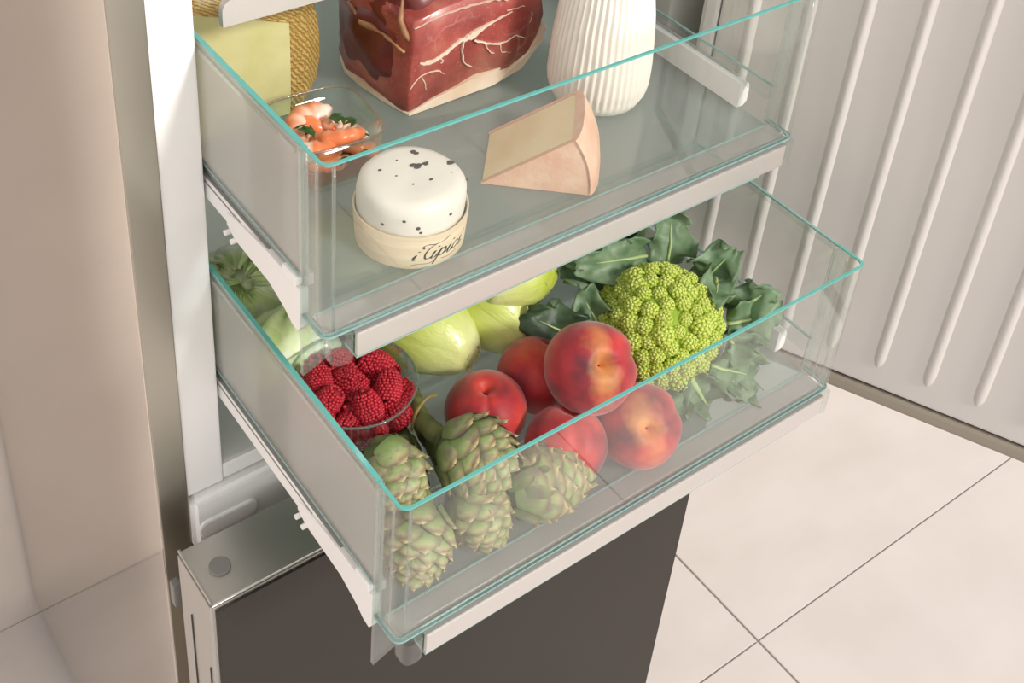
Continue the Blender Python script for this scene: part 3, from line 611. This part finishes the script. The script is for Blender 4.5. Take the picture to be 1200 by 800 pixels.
for loc, ax, xh, s, lab in PE:
    e = empty('peach'); e.matrix_world = frame(loc, ax, xh, (s, s, s)); tag(e, lab, 'peach', 'peaches in the lower drawer')
    me_ = pm
    if 'glossy' in lab or 'dark red' in lab: me_ = pm.copy(); me_.materials[0] = red
    inst(me_, 'peach_flesh', e, Matrix.Identity(4)); inst(sm_, 'stem_scar', e, Matrix.Translation((0, 0, .0178)))

# --- endives
m = mat('endive_leaf', (232, 234, 190), .38, sss=.2, coat=.2); nt, N, Lk = nodes_of(m); b = N['Principled BSDF']
tcn = N.new('ShaderNodeTexCoord'); sp = N.new('ShaderNodeSeparateXYZ'); Lk.new(tcn.outputs['Object'], sp.inputs[0])
n1 = N.new('ShaderNodeTexNoise'); n1.inputs['Scale'].default_value = 40; mp = N.new('ShaderNodeMapping'); mp.inputs['Scale'].default_value = (1, 1, .25); Lk.new(tcn.outputs['Object'], mp.inputs[0]); Lk.new(mp.outputs[0], n1.inputs[0])
ml = N.new('ShaderNodeMath'); ml.operation = 'MULTIPLY_ADD'; ml.inputs[1].default_value = .07; Lk.new(n1.outputs[0], ml.inputs[0]); Lk.new(sp.outputs[2], ml.inputs[2])
mr = N.new('ShaderNodeMapRange'); mr.inputs[1].default_value = .0; mr.inputs[2].default_value = .145; Lk.new(ml.outputs[0], mr.inputs[0])
r1 = ramp(nt, [(.1, (232, 234, 178)), (.4, (220, 226, 138)), (.7, (196, 210, 84)), (1, (168, 190, 54))]); Lk.new(mr.outputs[0], r1.inputs[0]); at = N.new('ShaderNodeAttribute'); at.attribute_name = 'Edge'; mc = N.new('ShaderNodeMix'); mc.data_type = 'RGBA'; Lk.new(at.outputs['Fac'], mc.inputs[0]); Lk.new(r1.outputs[0], mc.inputs[6]); mc.inputs[7].default_value = lin((178, 190, 62)); Lk.new(mc.outputs[2], b.inputs['Base Color'])
wv = N.new('ShaderNodeTexNoise'); wv.inputs['Scale'].default_value = 260; mp2 = N.new('ShaderNodeMapping'); mp2.inputs['Scale'].default_value = (1, 1, .08); Lk.new(tcn.outputs['Object'], mp2.inputs[0]); Lk.new(mp2.outputs[0], wv.inputs[0]); bp = N.new('ShaderNodeBump'); bp.inputs['Strength'].default_value = .35; bp.inputs['Distance'].default_value = .002; Lk.new(wv.outputs[0], bp.inputs['Height']); Lk.new(bp.outputs[0], b.inputs['Normal'])
def endive_r(t, R): return R*(max(0, math.sin(PI*min(1, (t*.92+.04))))**.62)*(1 if t < .8 else 1-.35*((t-.8)/.2)**2)
def endive(loc, axis, L, R, lab, seed, nl=9):
    e = empty('endive'); e.matrix_world = frame(loc, axis, (0, 0, 1)); tag(e, lab, 'endive', 'endives in the lower drawer'); random.seed(seed)
    bm = bmesh.new(); lathe(bm, [(max(.0003, endive_r(i/14, R*.86)), L*i/14*.97) for i in range(15)], 24, cap0=True, cap1=True); finish('heart', bm, 'endive_leaf', e, smooth=True)
    for k in range(nl):
        a0 = k*2.3999+random.uniform(-.2, .2); sp_ = math.radians(random.uniform(72, 92)); lay = .86+.24*(1-k/nl); top = (.99-.30*(1-k/nl))*random.uniform(.96, 1.03); bm = bmesh.new(); G = []
        for i in range(15):
            t = i/14*top; row = []
            wfac = (1-max(0, (i/14-.70)/.30)**2.2)
            for j in range(11):
                u = -1+2*j/10; a = a0+u*sp_*max(wfac, .03); r_ = endive_r(t, R)*lay+.0022*(1-abs(u))*1.0-.0020*abs(u)**3
                r_ += (.0022+.003*t)*math.sin(u*6+k+t*9)*abs(u)*t+.0016*nz((math.cos(a)*.03, math.sin(a)*.03, t*.1), 45, k)
                row.append(bm.verts.new((r_*math.cos(a), r_*math.sin(a), L*t)))
            G.append(row)
        for i in range(14):
            for j in range(10): bm.faces.new((G[i][j], G[i][j+1], G[i+1][j+1], G[i+1][j]))
        bmesh.ops.recalc_face_normals(bm, faces=bm.faces); thicken(bm, .0009)
        lf = finish('leaf', bm, 'endive_leaf', e, smooth=True)
        ca = lf.data.color_attributes.new('Edge', 'FLOAT_COLOR', 'POINT')
        for iv in range(len(lf.data.vertices)):
            j_ = (iv % 165) % 11; i_ = (iv % 165)//11; q = max(abs(-1+2*j_/10)**3, (i_/14)**5); ca.data[iv].color = (q, q, q, 1)
    return e
endive((.2520, -.1030, FL+.040), (-.30, .93, .05), .125, .0385, 'largest endive beside the raspberry bowl, round end towards the front', 1)
endive((.3130, -.1130, FL+.033), (-.30, .86, .26), .108, .0340, 'endive between its neighbours, round end just above the red peach', 2)
endive((.2800, -.0780, FL+.0800), (.93, .06, .02), .082, .0255, 'endive pointing at the dark green leaves, tip showing under the upper drawer', 3)
endive((.2250, .0300, FL+.036), (.15, .98, .0), .11, .0320, 'endive furthest back, mostly hidden under the upper drawer', 4)

# --- pale cabbage lettuce in the back corner
m = mat('lettuce_leaf', (214, 228, 168), .42, sss=.15, coat=.15); nt, N, Lk = nodes_of(m); b = N['Principled BSDF']
tcn = N.new('ShaderNodeTexCoord'); n1 = N.new('ShaderNodeTexNoise'); n1.inputs['Scale'].default_value = 30; n1.inputs['Detail'].default_value = 5; n1.inputs['Distortion'].default_value = .8; Lk.new(tcn.outputs['Object'], n1.inputs[0])
r1 = ramp(nt, [(.30, (184, 208, 118)), (.48, (220, 234, 172)), (.64, (246, 248, 228))]); Lk.new(n1.outputs[0], r1.inputs[0]); Lk.new(r1.outputs[0], b.inputs['Base Color'])
def lettuce(loc, R, lab, seed, axis=(0, 0, 1)):
    e = empty('lettuce'); e.matrix_world = frame(loc, axis); tag(e, lab, 'lettuce', 'pale lettuce heads in the lower drawer'); random.seed(seed)
    bm = bmesh.new(); bmesh.ops.create_icosphere(bm, subdivisions=4, radius=R*.86)
    for v in bm.verts: v.co *= 1+.08*nz(v.co, 40, seed)
    finish('heart', bm, 'lettuce_leaf', e, smooth=True)
    for k in range(13):
        a0 = k*2.4+random.uniform(-.2, .2); bm = bmesh.new(); G = []; lay = .92+.012*k; rise = random.uniform(.55, 1.0)
        for i in range(19):
            t = i/18; th = PI*.96-t*PI*(.72+.25*rise); row = []
            for j in range(19):
                u = -1+2*j/18; a = a0+u*1.0*math.sin(PI*min(1, t*.8+.12))
                p = Vector((math.sin(th)*math.cos(a), math.sin(th)*math.sin(a), math.cos(th)))
                f = R*lay*(1+.05*(t**2)*math.sin(u*9+k*2+t*4)+.10*nz(p, 3.4, k)*t+.05*nz(p, 9, k)-.03*abs(u)+.06*max(0, t-.8)*5*.4)
                q = p*f
                if abs(u) < .10: q *= 1.025
                row.append(bm.verts.new(q))
            G.append(row)
        for i in range(18):
            for j in range(18): bm.faces.new((G[i][j], G[i][j+1], G[i+1][j+1], G[i+1][j]))
        bmesh.ops.recalc_face_normals(bm, faces=bm.faces); thicken(bm, .0007); finish('leaf', bm, 'lettuce_leaf', e, smooth=True)
lettuce((.119, .062, FL+.050), .044, 'pale green lettuce head at the back of the lower drawer', 5, (-.3, -.5, .8))
lettuce((.122, -.022, FL+.045), .0405, 'pale green lettuce head just behind the raspberry bowl', 8, (.4, .4, .8))

# --- raspberry bowl
bc = Vector((.1335, -.1010, FL)); BR, BH = .052, .078
gb = empty('glass_bowl', bc); tag(gb, 'round clear glass bowl full of raspberries', 'bowl')
bm = bmesh.new(); lathe(bm, [(.0001, .0006), (.030, .0006), (.034, .003), (.040, .022), (.047, .052), (BR, BH), (BR-.0016, BH), (.0452, .052), (.0382, .022), (.032, .006), (.0001, .005)], 64); bmesh.ops.recalc_face_normals(bm, faces=bm.faces)
finish('bowl_wall', bm, 'bowl_glass', gb, smooth=True)
clearmat('bowl_rim_glass', (206, 222, 216), 1.6, .03, .22, (206, 218, 212))
bm = bmesh.new(); tube(bm, [((BR-.0008)*math.cos(2*PI*j/72), (BR-.0008)*math.sin(2*PI*j/72), BH) for j in range(73)], .0011, 8, False); finish('rim', bm, 'bowl_rim_glass', gb, smooth=True)
mat('raspberry_red', (190, 34, 50), .45, sss=.3, col2=(160, 18, 38), nscale=90)
mat('raspberry_core', (140, 16, 34), .7)
def rasp_mesh(hollow):
    bm = bmesh.new(); rows = 11; H = .0235; 
    for i in range(rows):
        t = i/(rows-1); z = H*(t-.45); r = .0102*math.sqrt(max(0, 1-((t-.28)/.80)**2)) if t > .28 else .0102*(.80+.20*t/.28)
        n = max(1, int(round(2*PI*r/.0030))) if i < rows-1 else 1
        if i == rows-1: r = 0
        for j in range(n):
            a = 2*PI*(j+.5*(i % 2))/n+random.uniform(-.08, .08); s = .00185*(1-.15*t)
            bmesh.ops.create_icosphere(bm, subdivisions=2, radius=s, matrix=Matrix.Translation((r*math.cos(a), r*math.sin(a), z)))
    nf = len(bm.faces); 
    if hollow: lathe(bm, [(.0085, -.0085), (.0052, -.0105), (.0042, -.006), (.003, .004), (.0001, .006)], 18)
    else: lathe(bm, [(.0001, -.0105), (.0083, -.0100), (.0104, -.0035), (.0094, .003), (.0066, .0085), (.003, .0118), (.0001, .0125)], 18)
    me = bpy.data.meshes.new('raspberry'); bm.to_mesh(me); bm.free(); me.materials.append(M['raspberry_red']); me.materials.append(M['raspberry_core'])
    for i, p in enumerate(me.polygons): p.use_smooth = True; p.material_index = 1 if i >= nf else 0
    return me
random.seed(21); rms = [rasp_mesh(False), rasp_mesh(False), rasp_mesh(True)]
cnt = 0
for lvl, (zz, rr, n) in enumerate(((.0185, .021, 6), (.030, .028, 8), (.030, .006, 2), (.046, .0335, 10), (.046, .013, 4), (.061, .0370, 11), (.062, .020, 6), (.071, .005, 2), (.073, .028, 6))):
    for j in range(n):
        a = 2*PI*j/n+lvl*.7+random.uniform(-.12, .12); r_ = rr*random.uniform(.95, 1.03); x, y, z = r_*math.cos(a), r_*math.sin(a), zz+random.uniform(-.0025, .0025)
        o = bpy.data.objects.new('raspberry', rms[2] if random.random() < .12 else rms[cnt % 2]); C.objects.link(o); o.location = bc+Vector((x, y, z)); o.rotation_euler = (random.uniform(-1.2, 1.2), random.uniform(-1.2, 1.2), random.uniform(0, 6.2)); s = random.uniform(.92, 1.10); o.scale = (s, s, s)
        tag(o, 'ripe red raspberry heaped in the round glass bowl', 'raspberry', 'raspberries in the glass bowl'); cnt += 1

# --- artichokes
m = mat('artichoke_bract', (132, 148, 88), .5); nt, N, Lk = nodes_of(m); b = N['Principled BSDF']
tcn = N.new('ShaderNodeTexCoord'); sp = N.new('ShaderNodeSeparateXYZ'); Lk.new(tcn.outputs['Object'], sp.inputs[0]); oi = N.new('ShaderNodeObjectInfo')
n1 = N.new('ShaderNodeTexNoise'); n1.inputs['Scale'].default_value = 3.2; n1.inputs['Detail'].default_value = 4; ad = N.new('ShaderNodeVectorMath'); cb = N.new('ShaderNodeCombineXYZ'); sc = N.new('ShaderNodeMath'); sc.operation = 'MULTIPLY'; sc.inputs[1].default_value = 37; Lk.new(oi.outputs['Random'], sc.inputs[0]); Lk.new(sc.outputs[0], cb.inputs[0]); Lk.new(tcn.outputs['Object'], ad.inputs[0]); Lk.new(cb.outputs[0], ad.inputs[1]); Lk.new(ad.outputs[0], n1.inputs[0])
ml = N.new('ShaderNodeMath'); ml.operation = 'MULTIPLY_ADD'; ml.inputs[1].default_value = .42; Lk.new(n1.outputs[0], ml.inputs[0]); Lk.new(sp.outputs[2], ml.inputs[2])
r1 = ramp(nt, [(.2, (88, 108, 58)), (.55, (118, 138, 80)), (.86, (156, 168, 114)), (1.02, (140, 122, 100)), (1.14, (104, 74, 80)), (1.2, (206, 190, 140))])
mr = N.new('ShaderNodeMapRange'); mr.inputs[1].default_value = 0; mr.inputs[2].default_value = 1.3; Lk.new(ml.outputs[0], mr.inputs[0]); 
for e in r1.color_ramp.elements: pass
Lk.new(mr.outputs[0], r1.inputs[0])
r1.color_ramp.elements[0].position = .1
for i, pz in enumerate((.12, .40, .62, .80, .90, .97)): r1.color_ramp.elements[i].position = pz
n5 = N.new('ShaderNodeTexNoise'); n5.inputs['Scale'].default_value = 2.1; Lk.new(ad.outputs[0], n5.inputs[0]); r5 = ramp(nt, [(.52, (0, 0, 0)), (.66, (255, 255, 255))]); Lk.new(n5.outputs[0], r5.inputs[0]); mk = N.new('ShaderNodeMath'); mk.operation = 'MULTIPLY'; mk.inputs[1].default_value = .55; Lk.new(r5.outputs[0], mk.inputs[0])
mc = N.new('ShaderNodeMix'); mc.data_type = 'RGBA'; Lk.new(mk.outputs[0], mc.inputs[0]); Lk.new(r1.outputs[0], mc.inputs[6]); mc.inputs[7].default_value = lin((124, 92, 104))
at = N.new('ShaderNodeAttribute'); at.attribute_name = 'Edge'; sx = N.new('ShaderNodeSeparateColor'); Lk.new(at.outputs['Color'], sx.inputs[0])
me1 = N.new('ShaderNodeMath'); me1.operation = 'MULTIPLY'; me1.inputs[1].default_value = .8; Lk.new(sx.outputs[0], me1.inputs[0])
mc2 = N.new('ShaderNodeMix'); mc2.data_type = 'RGBA'; Lk.new(me1.outputs[0], mc2.inputs[0]); Lk.new(mc.outputs[2], mc2.inputs[6]); mc2.inputs[7].default_value = lin((92, 70, 62))
mc3 = N.new('ShaderNodeMix'); mc3.data_type = 'RGBA'; Lk.new(sx.outputs[1], mc3.inputs[0]); Lk.new(mc2.outputs[2], mc3.inputs[6]); mc3.inputs[7].default_value = lin((214, 196, 140)); Lk.new(mc3.outputs[2], b.inputs['Base Color'])
mat('artichoke_core', (92, 104, 58), .8)
mat('artichoke_stem', (72, 84, 42), .65, col2=(112, 118, 66), nscale=60, bump=.6, bscale=90, stretch=(1, 1, .15))
bm = bmesh.new(); G = []      # unit bract: z along length 0..1, x width, y outwards(+)
for i in range(7):
    t = i/6; w_ = .54*math.sin(PI*(.20+.50*t))**.7 if t < .6 else .56*(.98, .86, .52, .07)[i-3 if i < 6 else 3]; row = []
    for j in range(5):
        u = -1+j/2; row.append(bm.verts.new((u*w_, .13*(1-u*u)*(1-.5*t)-.10*u*u+.30*max(0, t-.62)**1.2-.02*(i == 6), t-(.05*abs(u) if i == 6 else 0)+(.035 if (i == 6 and j == 2) else 0))))
    G.append(row)
for i in range(6):
    for j in range(4): bm.faces.new((G[i][j], G[i][j+1], G[i+1][j+1], G[i+1][j]))
bmesh.ops.recalc_face_normals(bm, faces=bm.faces)
bmm = bpy.data.meshes.new('bract'); bm.to_mesh(bmm); bm.free(); bmm.materials.append(M['artichoke_bract'])
for p in bmm.polygons: p.use_smooth = True
ca = bmm.color_attributes.new('Edge', 'FLOAT_COLOR', 'POINT')
for iv in range(35):
    u_ = abs(-1+(iv % 5)/2); t_ = (iv//5)/6; q = max(u_**3*min(1, t_*1.5), .8*(t_ > .8)); ca.data[iv].color = (q, 1.0*(t_ > .95), 0, 1)
def artichoke(loc, axis, L, R, lab, seed, stem=None, n=58, tip=.28, rotx=(0, 0, 1)):
    """loc = stem end of the globe, axis towards the tip"""
    e = empty('artichoke'); e.matrix_world = frame(loc, axis, rotx); tag(e, lab, 'artichoke', 'artichokes in the lower drawer'); random.seed(seed)
    def rr(t): return R*(math.sin(PI*min(1, .10+.80*t))**.62)*(1-tip*t*t)
    bm = bmesh.new(); lathe(bm, [(max(.0005, rr(i/12)*.86), L*i/12*.90) for i in range(13)], 24, cap0=True, cap1=True); finish('core', bm, 'artichoke_core', e, smooth=True)
    for k in range(n):
        t = (k/(n-1))**.85*.86; a = k*2.39996+random.uniform(-.08, .08); s = L*(.40-.23*t)*random.uniform(.93, 1.08); r0 = rr(max(0, t))*.90; r1_ = rr(min(1, t+s/L*.8))
        p = Vector((r0*math.cos(a), r0*math.sin(a), L*(t-.02))); rad = Vector((math.cos(a), math.sin(a), 0)); q = Vector((r1_*1.05*math.cos(a), r1_*1.05*math.sin(a), L*(t-.02)+s*.8)); zd = (q-p).normalized()+rad*(.10-.04*t)
        zd += Vector((random.uniform(-1, 1), random.uniform(-1, 1), random.uniform(-1, 1)))*.07; zd.normalize(); yd = (rad-zd*rad.dot(zd)).normalized(); xd = yd.cross(zd)
        mt = Matrix.Identity(4); ws = s*random.uniform(.95, 1.2)
        for c_, (vv, f) in enumerate(((xd, ws), (yd, s*.62), (zd, s))):
            for i in range(3): mt[i][c_] = vv[i]*f
        for i in range(3): mt[i][3] = p[i]
        inst(bmm, 'bract', e, mt)
    if stem:
        bm = bmesh.new(); inv = e.matrix_world.inverted(); P = catmull([tuple(inv @ Vector(s_)) for s_ in stem], 6); nn = len(P); tube(bm, P, [(.0078 if seed != 2 else .0056)+.0016*math.sin(i*1.7)*.4+(.003 if i < 2 else 0) for i in range(nn)], 12)
        for v in bm.verts: v.co += v.co.normalized()*.0006*nz(v.co, 200, seed)
        finish('stem', bm, 'artichoke_stem', e, smooth=True)
    return e
def V(*a): return Vector(a)
artichoke((.1640, -.1840, FL+.068), (.42, -.76, -.16), .064, .0340, 'green globe artichoke on top of the pile, crossed by the front rim', 1, [(.167, -.186, FL+.066), (.165, -.165, FL+.062), (.171, -.140, FL+.052), (.185, -.110, FL+.040)], 60, .25)
artichoke((.1080, -.1760, FL+.090), (.12, -.50, -.52), .056, .0265, 'small artichoke peeking over the left rim of the lower drawer', 2, [(.110, -.178, FL+.086), (.126, -.167, FL+.074), (.145, -.158, FL+.052), (.160, -.135, FL+.034)], 46, .3)
artichoke((.1900, -.2290, FL+.036), (.80, -.17, -.10), .078, .0285, 'long artichoke lying behind the front glass pointing at the peaches', 3, [(.190, -.229, FL+.036), (.180, -.220, FL+.030), (.172, -.20, FL+.020)], 62, .3)
artichoke((.1230, -.2130, FL+.054), (-.30, -.42, -.48), .060, .0290, 'artichoke pressed into the front corner of the lower drawer, brown tip down', 4, [(.123, -.213, FL+.054), (.131, -.203, FL+.046), (.150, -.172, FL+.030), (.166, -.135, FL+.018)], 58, .3)
artichoke((.1640, -.2140, FL+.053), (.06, -.40, -.50), .058, .0262, 'artichoke hanging tip down between the corner artichoke and the long one', 5, [(.164, -.214, FL+.05), (.166, -.195, FL+.042), (.174, -.165, FL+.03), (.186, -.125, FL+.016)], 48, .3)
mat('twine', (146, 128, 72), .7)
bm = bmesh.new(); tube(bm, catmull([(.158, -.150, FL+.050), (.163, -.148, FL+.066), (.176, -.143, FL+.070), (.190, -.137, FL+.060)], 8), .0018, 8, True, .5)
tw = finish('raffia_tie', bm, 'twine', None, smooth=True); tag(tw, 'yellowish raffia tie around the artichoke stems', 'tie')

# --- romanesco
m = mat('romanesco_green', (164, 186, 62), .55, sss=.1); nt, N, Lk = nodes_of(m); b = N['Principled BSDF']
tcn = N.new('ShaderNodeTexCoord'); sp = N.new('ShaderNodeSeparateXYZ'); Lk.new(tcn.outputs['Object'], sp.inputs[0]); r1 = ramp(nt, [(.0, (150, 176, 50)), (.5, (190, 206, 82)), (1, (218, 228, 126))]); Lk.new(sp.outputs[2], r1.inputs[0]); Lk.new(r1.outputs[0], b.inputs['Base Color'])
mat('cabbage_leaf', (84, 114, 76), .5, col2=(128, 150, 116), nscale=45, bump=.4, bscale=60)
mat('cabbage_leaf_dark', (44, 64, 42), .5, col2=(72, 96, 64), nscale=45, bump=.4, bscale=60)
mat('cabbage_rib', (176, 196, 132), .5)
mat('romanesco_core', (150, 176, 56), .8)
bm = bmesh.new(); random.seed(4)      # unit floret cone, z 0..1, base radius ~.62
NB = 34
for i in range(NB):
    t = (i+.3)/NB; th = math.radians(92)*t**.55; a = i*2.39996; s = .085+.085*t**.6
    nrm = Vector((math.sin(th)*math.cos(a), math.sin(th)*math.sin(a), math.cos(th))); c0 = Vector((nrm.x*.62, nrm.y*.62, .18+nrm.z*.62))
    mtx = frame(c0, nrm+Vector((0, 0, .3)), (1, .2, .1), (s, s, s*1.2)); bmesh.ops.create_icosphere(bm, subdivisions=2, radius=1, matrix=mtx)
    for k in range(6):
        b_ = k*2*PI/6+i; q = c0+(mtx.to_3x3() @ Vector((math.cos(b_)*.85, math.sin(b_)*.85, .35))); bmesh.ops.create_icosphere(bm, subdivisions=1, radius=s*.42, matrix=Matrix.Translation(q))
lathe(bm, [(.50, -.3), (.58, .15), (.50, .45), (.30, .66), (.05, .76)], 12, cap1=True)
fm = bpy.data.meshes.new('floret'); bm.to_mesh(fm); bm.free(); fm.materials.append(M['romanesco_green'])
for p in fm.polygons: p.use_smooth = True
ro = empty('romanesco'); RC = V(.4085, -.1690, FL+.050); RA = V(-.10, -.42, .88).normalized(); ro.matrix_world = frame(RC, RA, (1, 0, 0)); tag(ro, 'lime green romanesco head wrapped in grey-green leaves beside the peaches', 'romanesco')
bm = bmesh.new(); bmesh.ops.create_icosphere(bm, subdivisions=3, radius=.046)
for v in bm.verts: v.co.z *= 1.0
finish('core', bm, 'romanesco_core', ro, smooth=True)
random.seed(5); NF = 150
for i in range(NF):
    t = (i+.5)/NF; th = math.radians(118)*t**.52; a = i*2.39996; rad = .0505*(1+.035*random.uniform(-1, 1)); n_ = V(math.sin(th)*math.cos(a), math.sin(th)*math.sin(a), math.cos(th)); s = .0078+.0034*t**.6+random.uniform(-.001, .0012)
    if random.random() < .2: s *= 1.22
    p = V(n_.x*rad*1.06, n_.y*rad*1.06, n_.z*rad*.98)-n_*.0065+n_*random.uniform(-.002, .002)
    inst(fm, 'floret', ro, frame(p, n_+V(random.uniform(-.15, .15), random.uniform(-.15, .15), .25), (random.uniform(-1, 1), random.uniform(-1, 1), .1), (s*1.12, s*1.12, s*1.25)))
inv = ro.matrix_world.inverted()
def leaf(base, d, up, L, Wd, curl, seed, mt='cabbage_leaf', fold=.25, rib=True):
    """base point, direction, upper-side normal in world space; curl bends the tip back along -up"""
    random.seed(seed); FW = frame(base, d, Vector(up).cross(Vector(d))); FI = FW.inverted(); F = inv @ FW
    bm = bmesh.new(); G = []; ni, nj = 16, 12; spine = []
    for i in range(ni+1):
        t = i/ni; ang = curl*t*t*1.2; cz = L*(t-.10*abs(curl)*t*t*t); cy = -L*.5*math.sin(curl)*t*t; w_ = Wd*(math.sin(PI*min(1, .10+.83*t))**.6)*(1 if t < .95 else .8)*(1+.12*math.sin(t*17+seed)); row = []
        for j in range(nj+1):
            u = -1+2*j/nj; e_ = abs(u)**2; wav = e_*(.26*math.sin(t*11+seed*1.7+(3 if u > 0 else 0))+.12*math.sin(t*27+seed))*Wd+.10*Wd*nz((u, t*2, seed*.3), 2.5)
            p = V(u*w_*.5*(1-.12*fold*e_), cy+fold*w_*.5*abs(u)**1.5+wav, cz+.03*L*math.sin(u*5+seed)*e_); q = FW @ p; q.x = min(q.x, .5235+.0015*math.sin(t*9)); q.y = max(q.y, -.2690); q.z = max(q.z, FL+.0015); p = FI @ q   # leaves rest against the panes and floor
            row.append(bm.verts.new(p))
            if j == nj//2: spine.append(p.copy())
        G.append(row)
    for i in range(ni):
        for j in range(nj): bm.faces.new((G[i][j], G[i][j+1], G[i+1][j+1], G[i+1][j]))
    bmesh.ops.recalc_face_normals(bm, faces=bm.faces); thicken(bm, .0008)
    lf = finish('leaf', bm, mt, ro, smooth=True); lf.matrix_local = F
    if rib:
        bm = bmesh.new(); tube(bm, [p+V(0, .0004, 0) for p in spine[:13]], [.0030*(1-i/14)+.0003 for i in range(13)], 8, True, .6); finish('midrib', bm, 'cabbage_rib', lf, smooth=True)
    return lf
# leaves: behind, left, right and hanging down in front right
leaf((.420, -.104, FL+.080), (-.85, .05, .05), (-.1, -.75, .6), .068, .050, .4, 1)                          # upper left flat leaf
leaf((.415, -.105, FL+.078), (-.60, .25, .30), (-.1, -.7, .75), .070, .046, .6, 2)
leaf((.440, -.110, FL+.075), (-.75, -.1, .30), (-.2, -.8, .6), .085, .040, .5, 3)
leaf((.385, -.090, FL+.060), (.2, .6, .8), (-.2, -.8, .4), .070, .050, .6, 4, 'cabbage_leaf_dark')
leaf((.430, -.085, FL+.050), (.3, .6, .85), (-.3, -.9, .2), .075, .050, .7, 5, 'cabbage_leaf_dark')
leaf((.455, -.125, FL+.065), (.25, .2, .9), (-.4, -.8, .3), .055, .045, .8, 6)
leaf((.468, -.155, FL+.060), (.2, -.35, .85), (-.8, -.4, .4), .050, .042, .9, 7)
leaf((.478, -.190, FL+.045), (.0, -.45, .80), (-.8, -.3, .5), .052, .040, 1.0, 8)
leaf((.470, -.170, FL+.078), (-.45, -.55, .35), (.3, -.3, .9), .040, .034, .6, 9)
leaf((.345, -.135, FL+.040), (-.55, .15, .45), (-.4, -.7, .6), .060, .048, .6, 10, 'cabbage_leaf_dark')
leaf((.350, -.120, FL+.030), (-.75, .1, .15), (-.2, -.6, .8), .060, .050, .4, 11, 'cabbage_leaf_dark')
leaf((.362, -.150, FL+.050), (-.30, .35, .60), (-.6, -.6, .4), .045, .036, .8, 12)
leaf((.400, -.222, FL+.036), (.25, -.30, -.55), (-.3, -.9, .3), .046, .044, .5, 13)
leaf((.420, -.225, FL+.044), (.62, -.26, -.35), (-.2, -.9, .4), .062, .048, .5, 14)
leaf((.450, -.215, FL+.050), (.45, -.35, -.60), (-.1, -.9, .3), .056, .046, .6, 15)
leaf((.462, -.200, FL+.052), (.60, -.50, .25), (-.4, -.7, .5), .055, .042, .8, 16)
leaf((.372, -.215, FL+.028), (.10, -.35, -.40), (-.3, -.9, .4), .040, .038, .3, 17)
leaf((.440, -.228, FL+.020), (.35, -.22, -.25), (.1, -.8, .6), .045, .036, .4, 18)
for (a, b_) in (((.365, -.125, FL+.055), (.330, -.105, FL+.036)), ((.350, -.150, FL+.03), (.325, -.125, FL+.02)), ((.450, -.09, FL+.06), (.475, -.075, FL+.085))):
    bm = bmesh.new(); A = inv @ Vector(a); B = inv @ Vector(b_); tube(bm, [A, A.lerp(B, .5)+V(0, .003, 0), B], [.006, .0055, .0048], 12); finish('stalk', bm, 'cabbage_rib', ro, smooth=True)
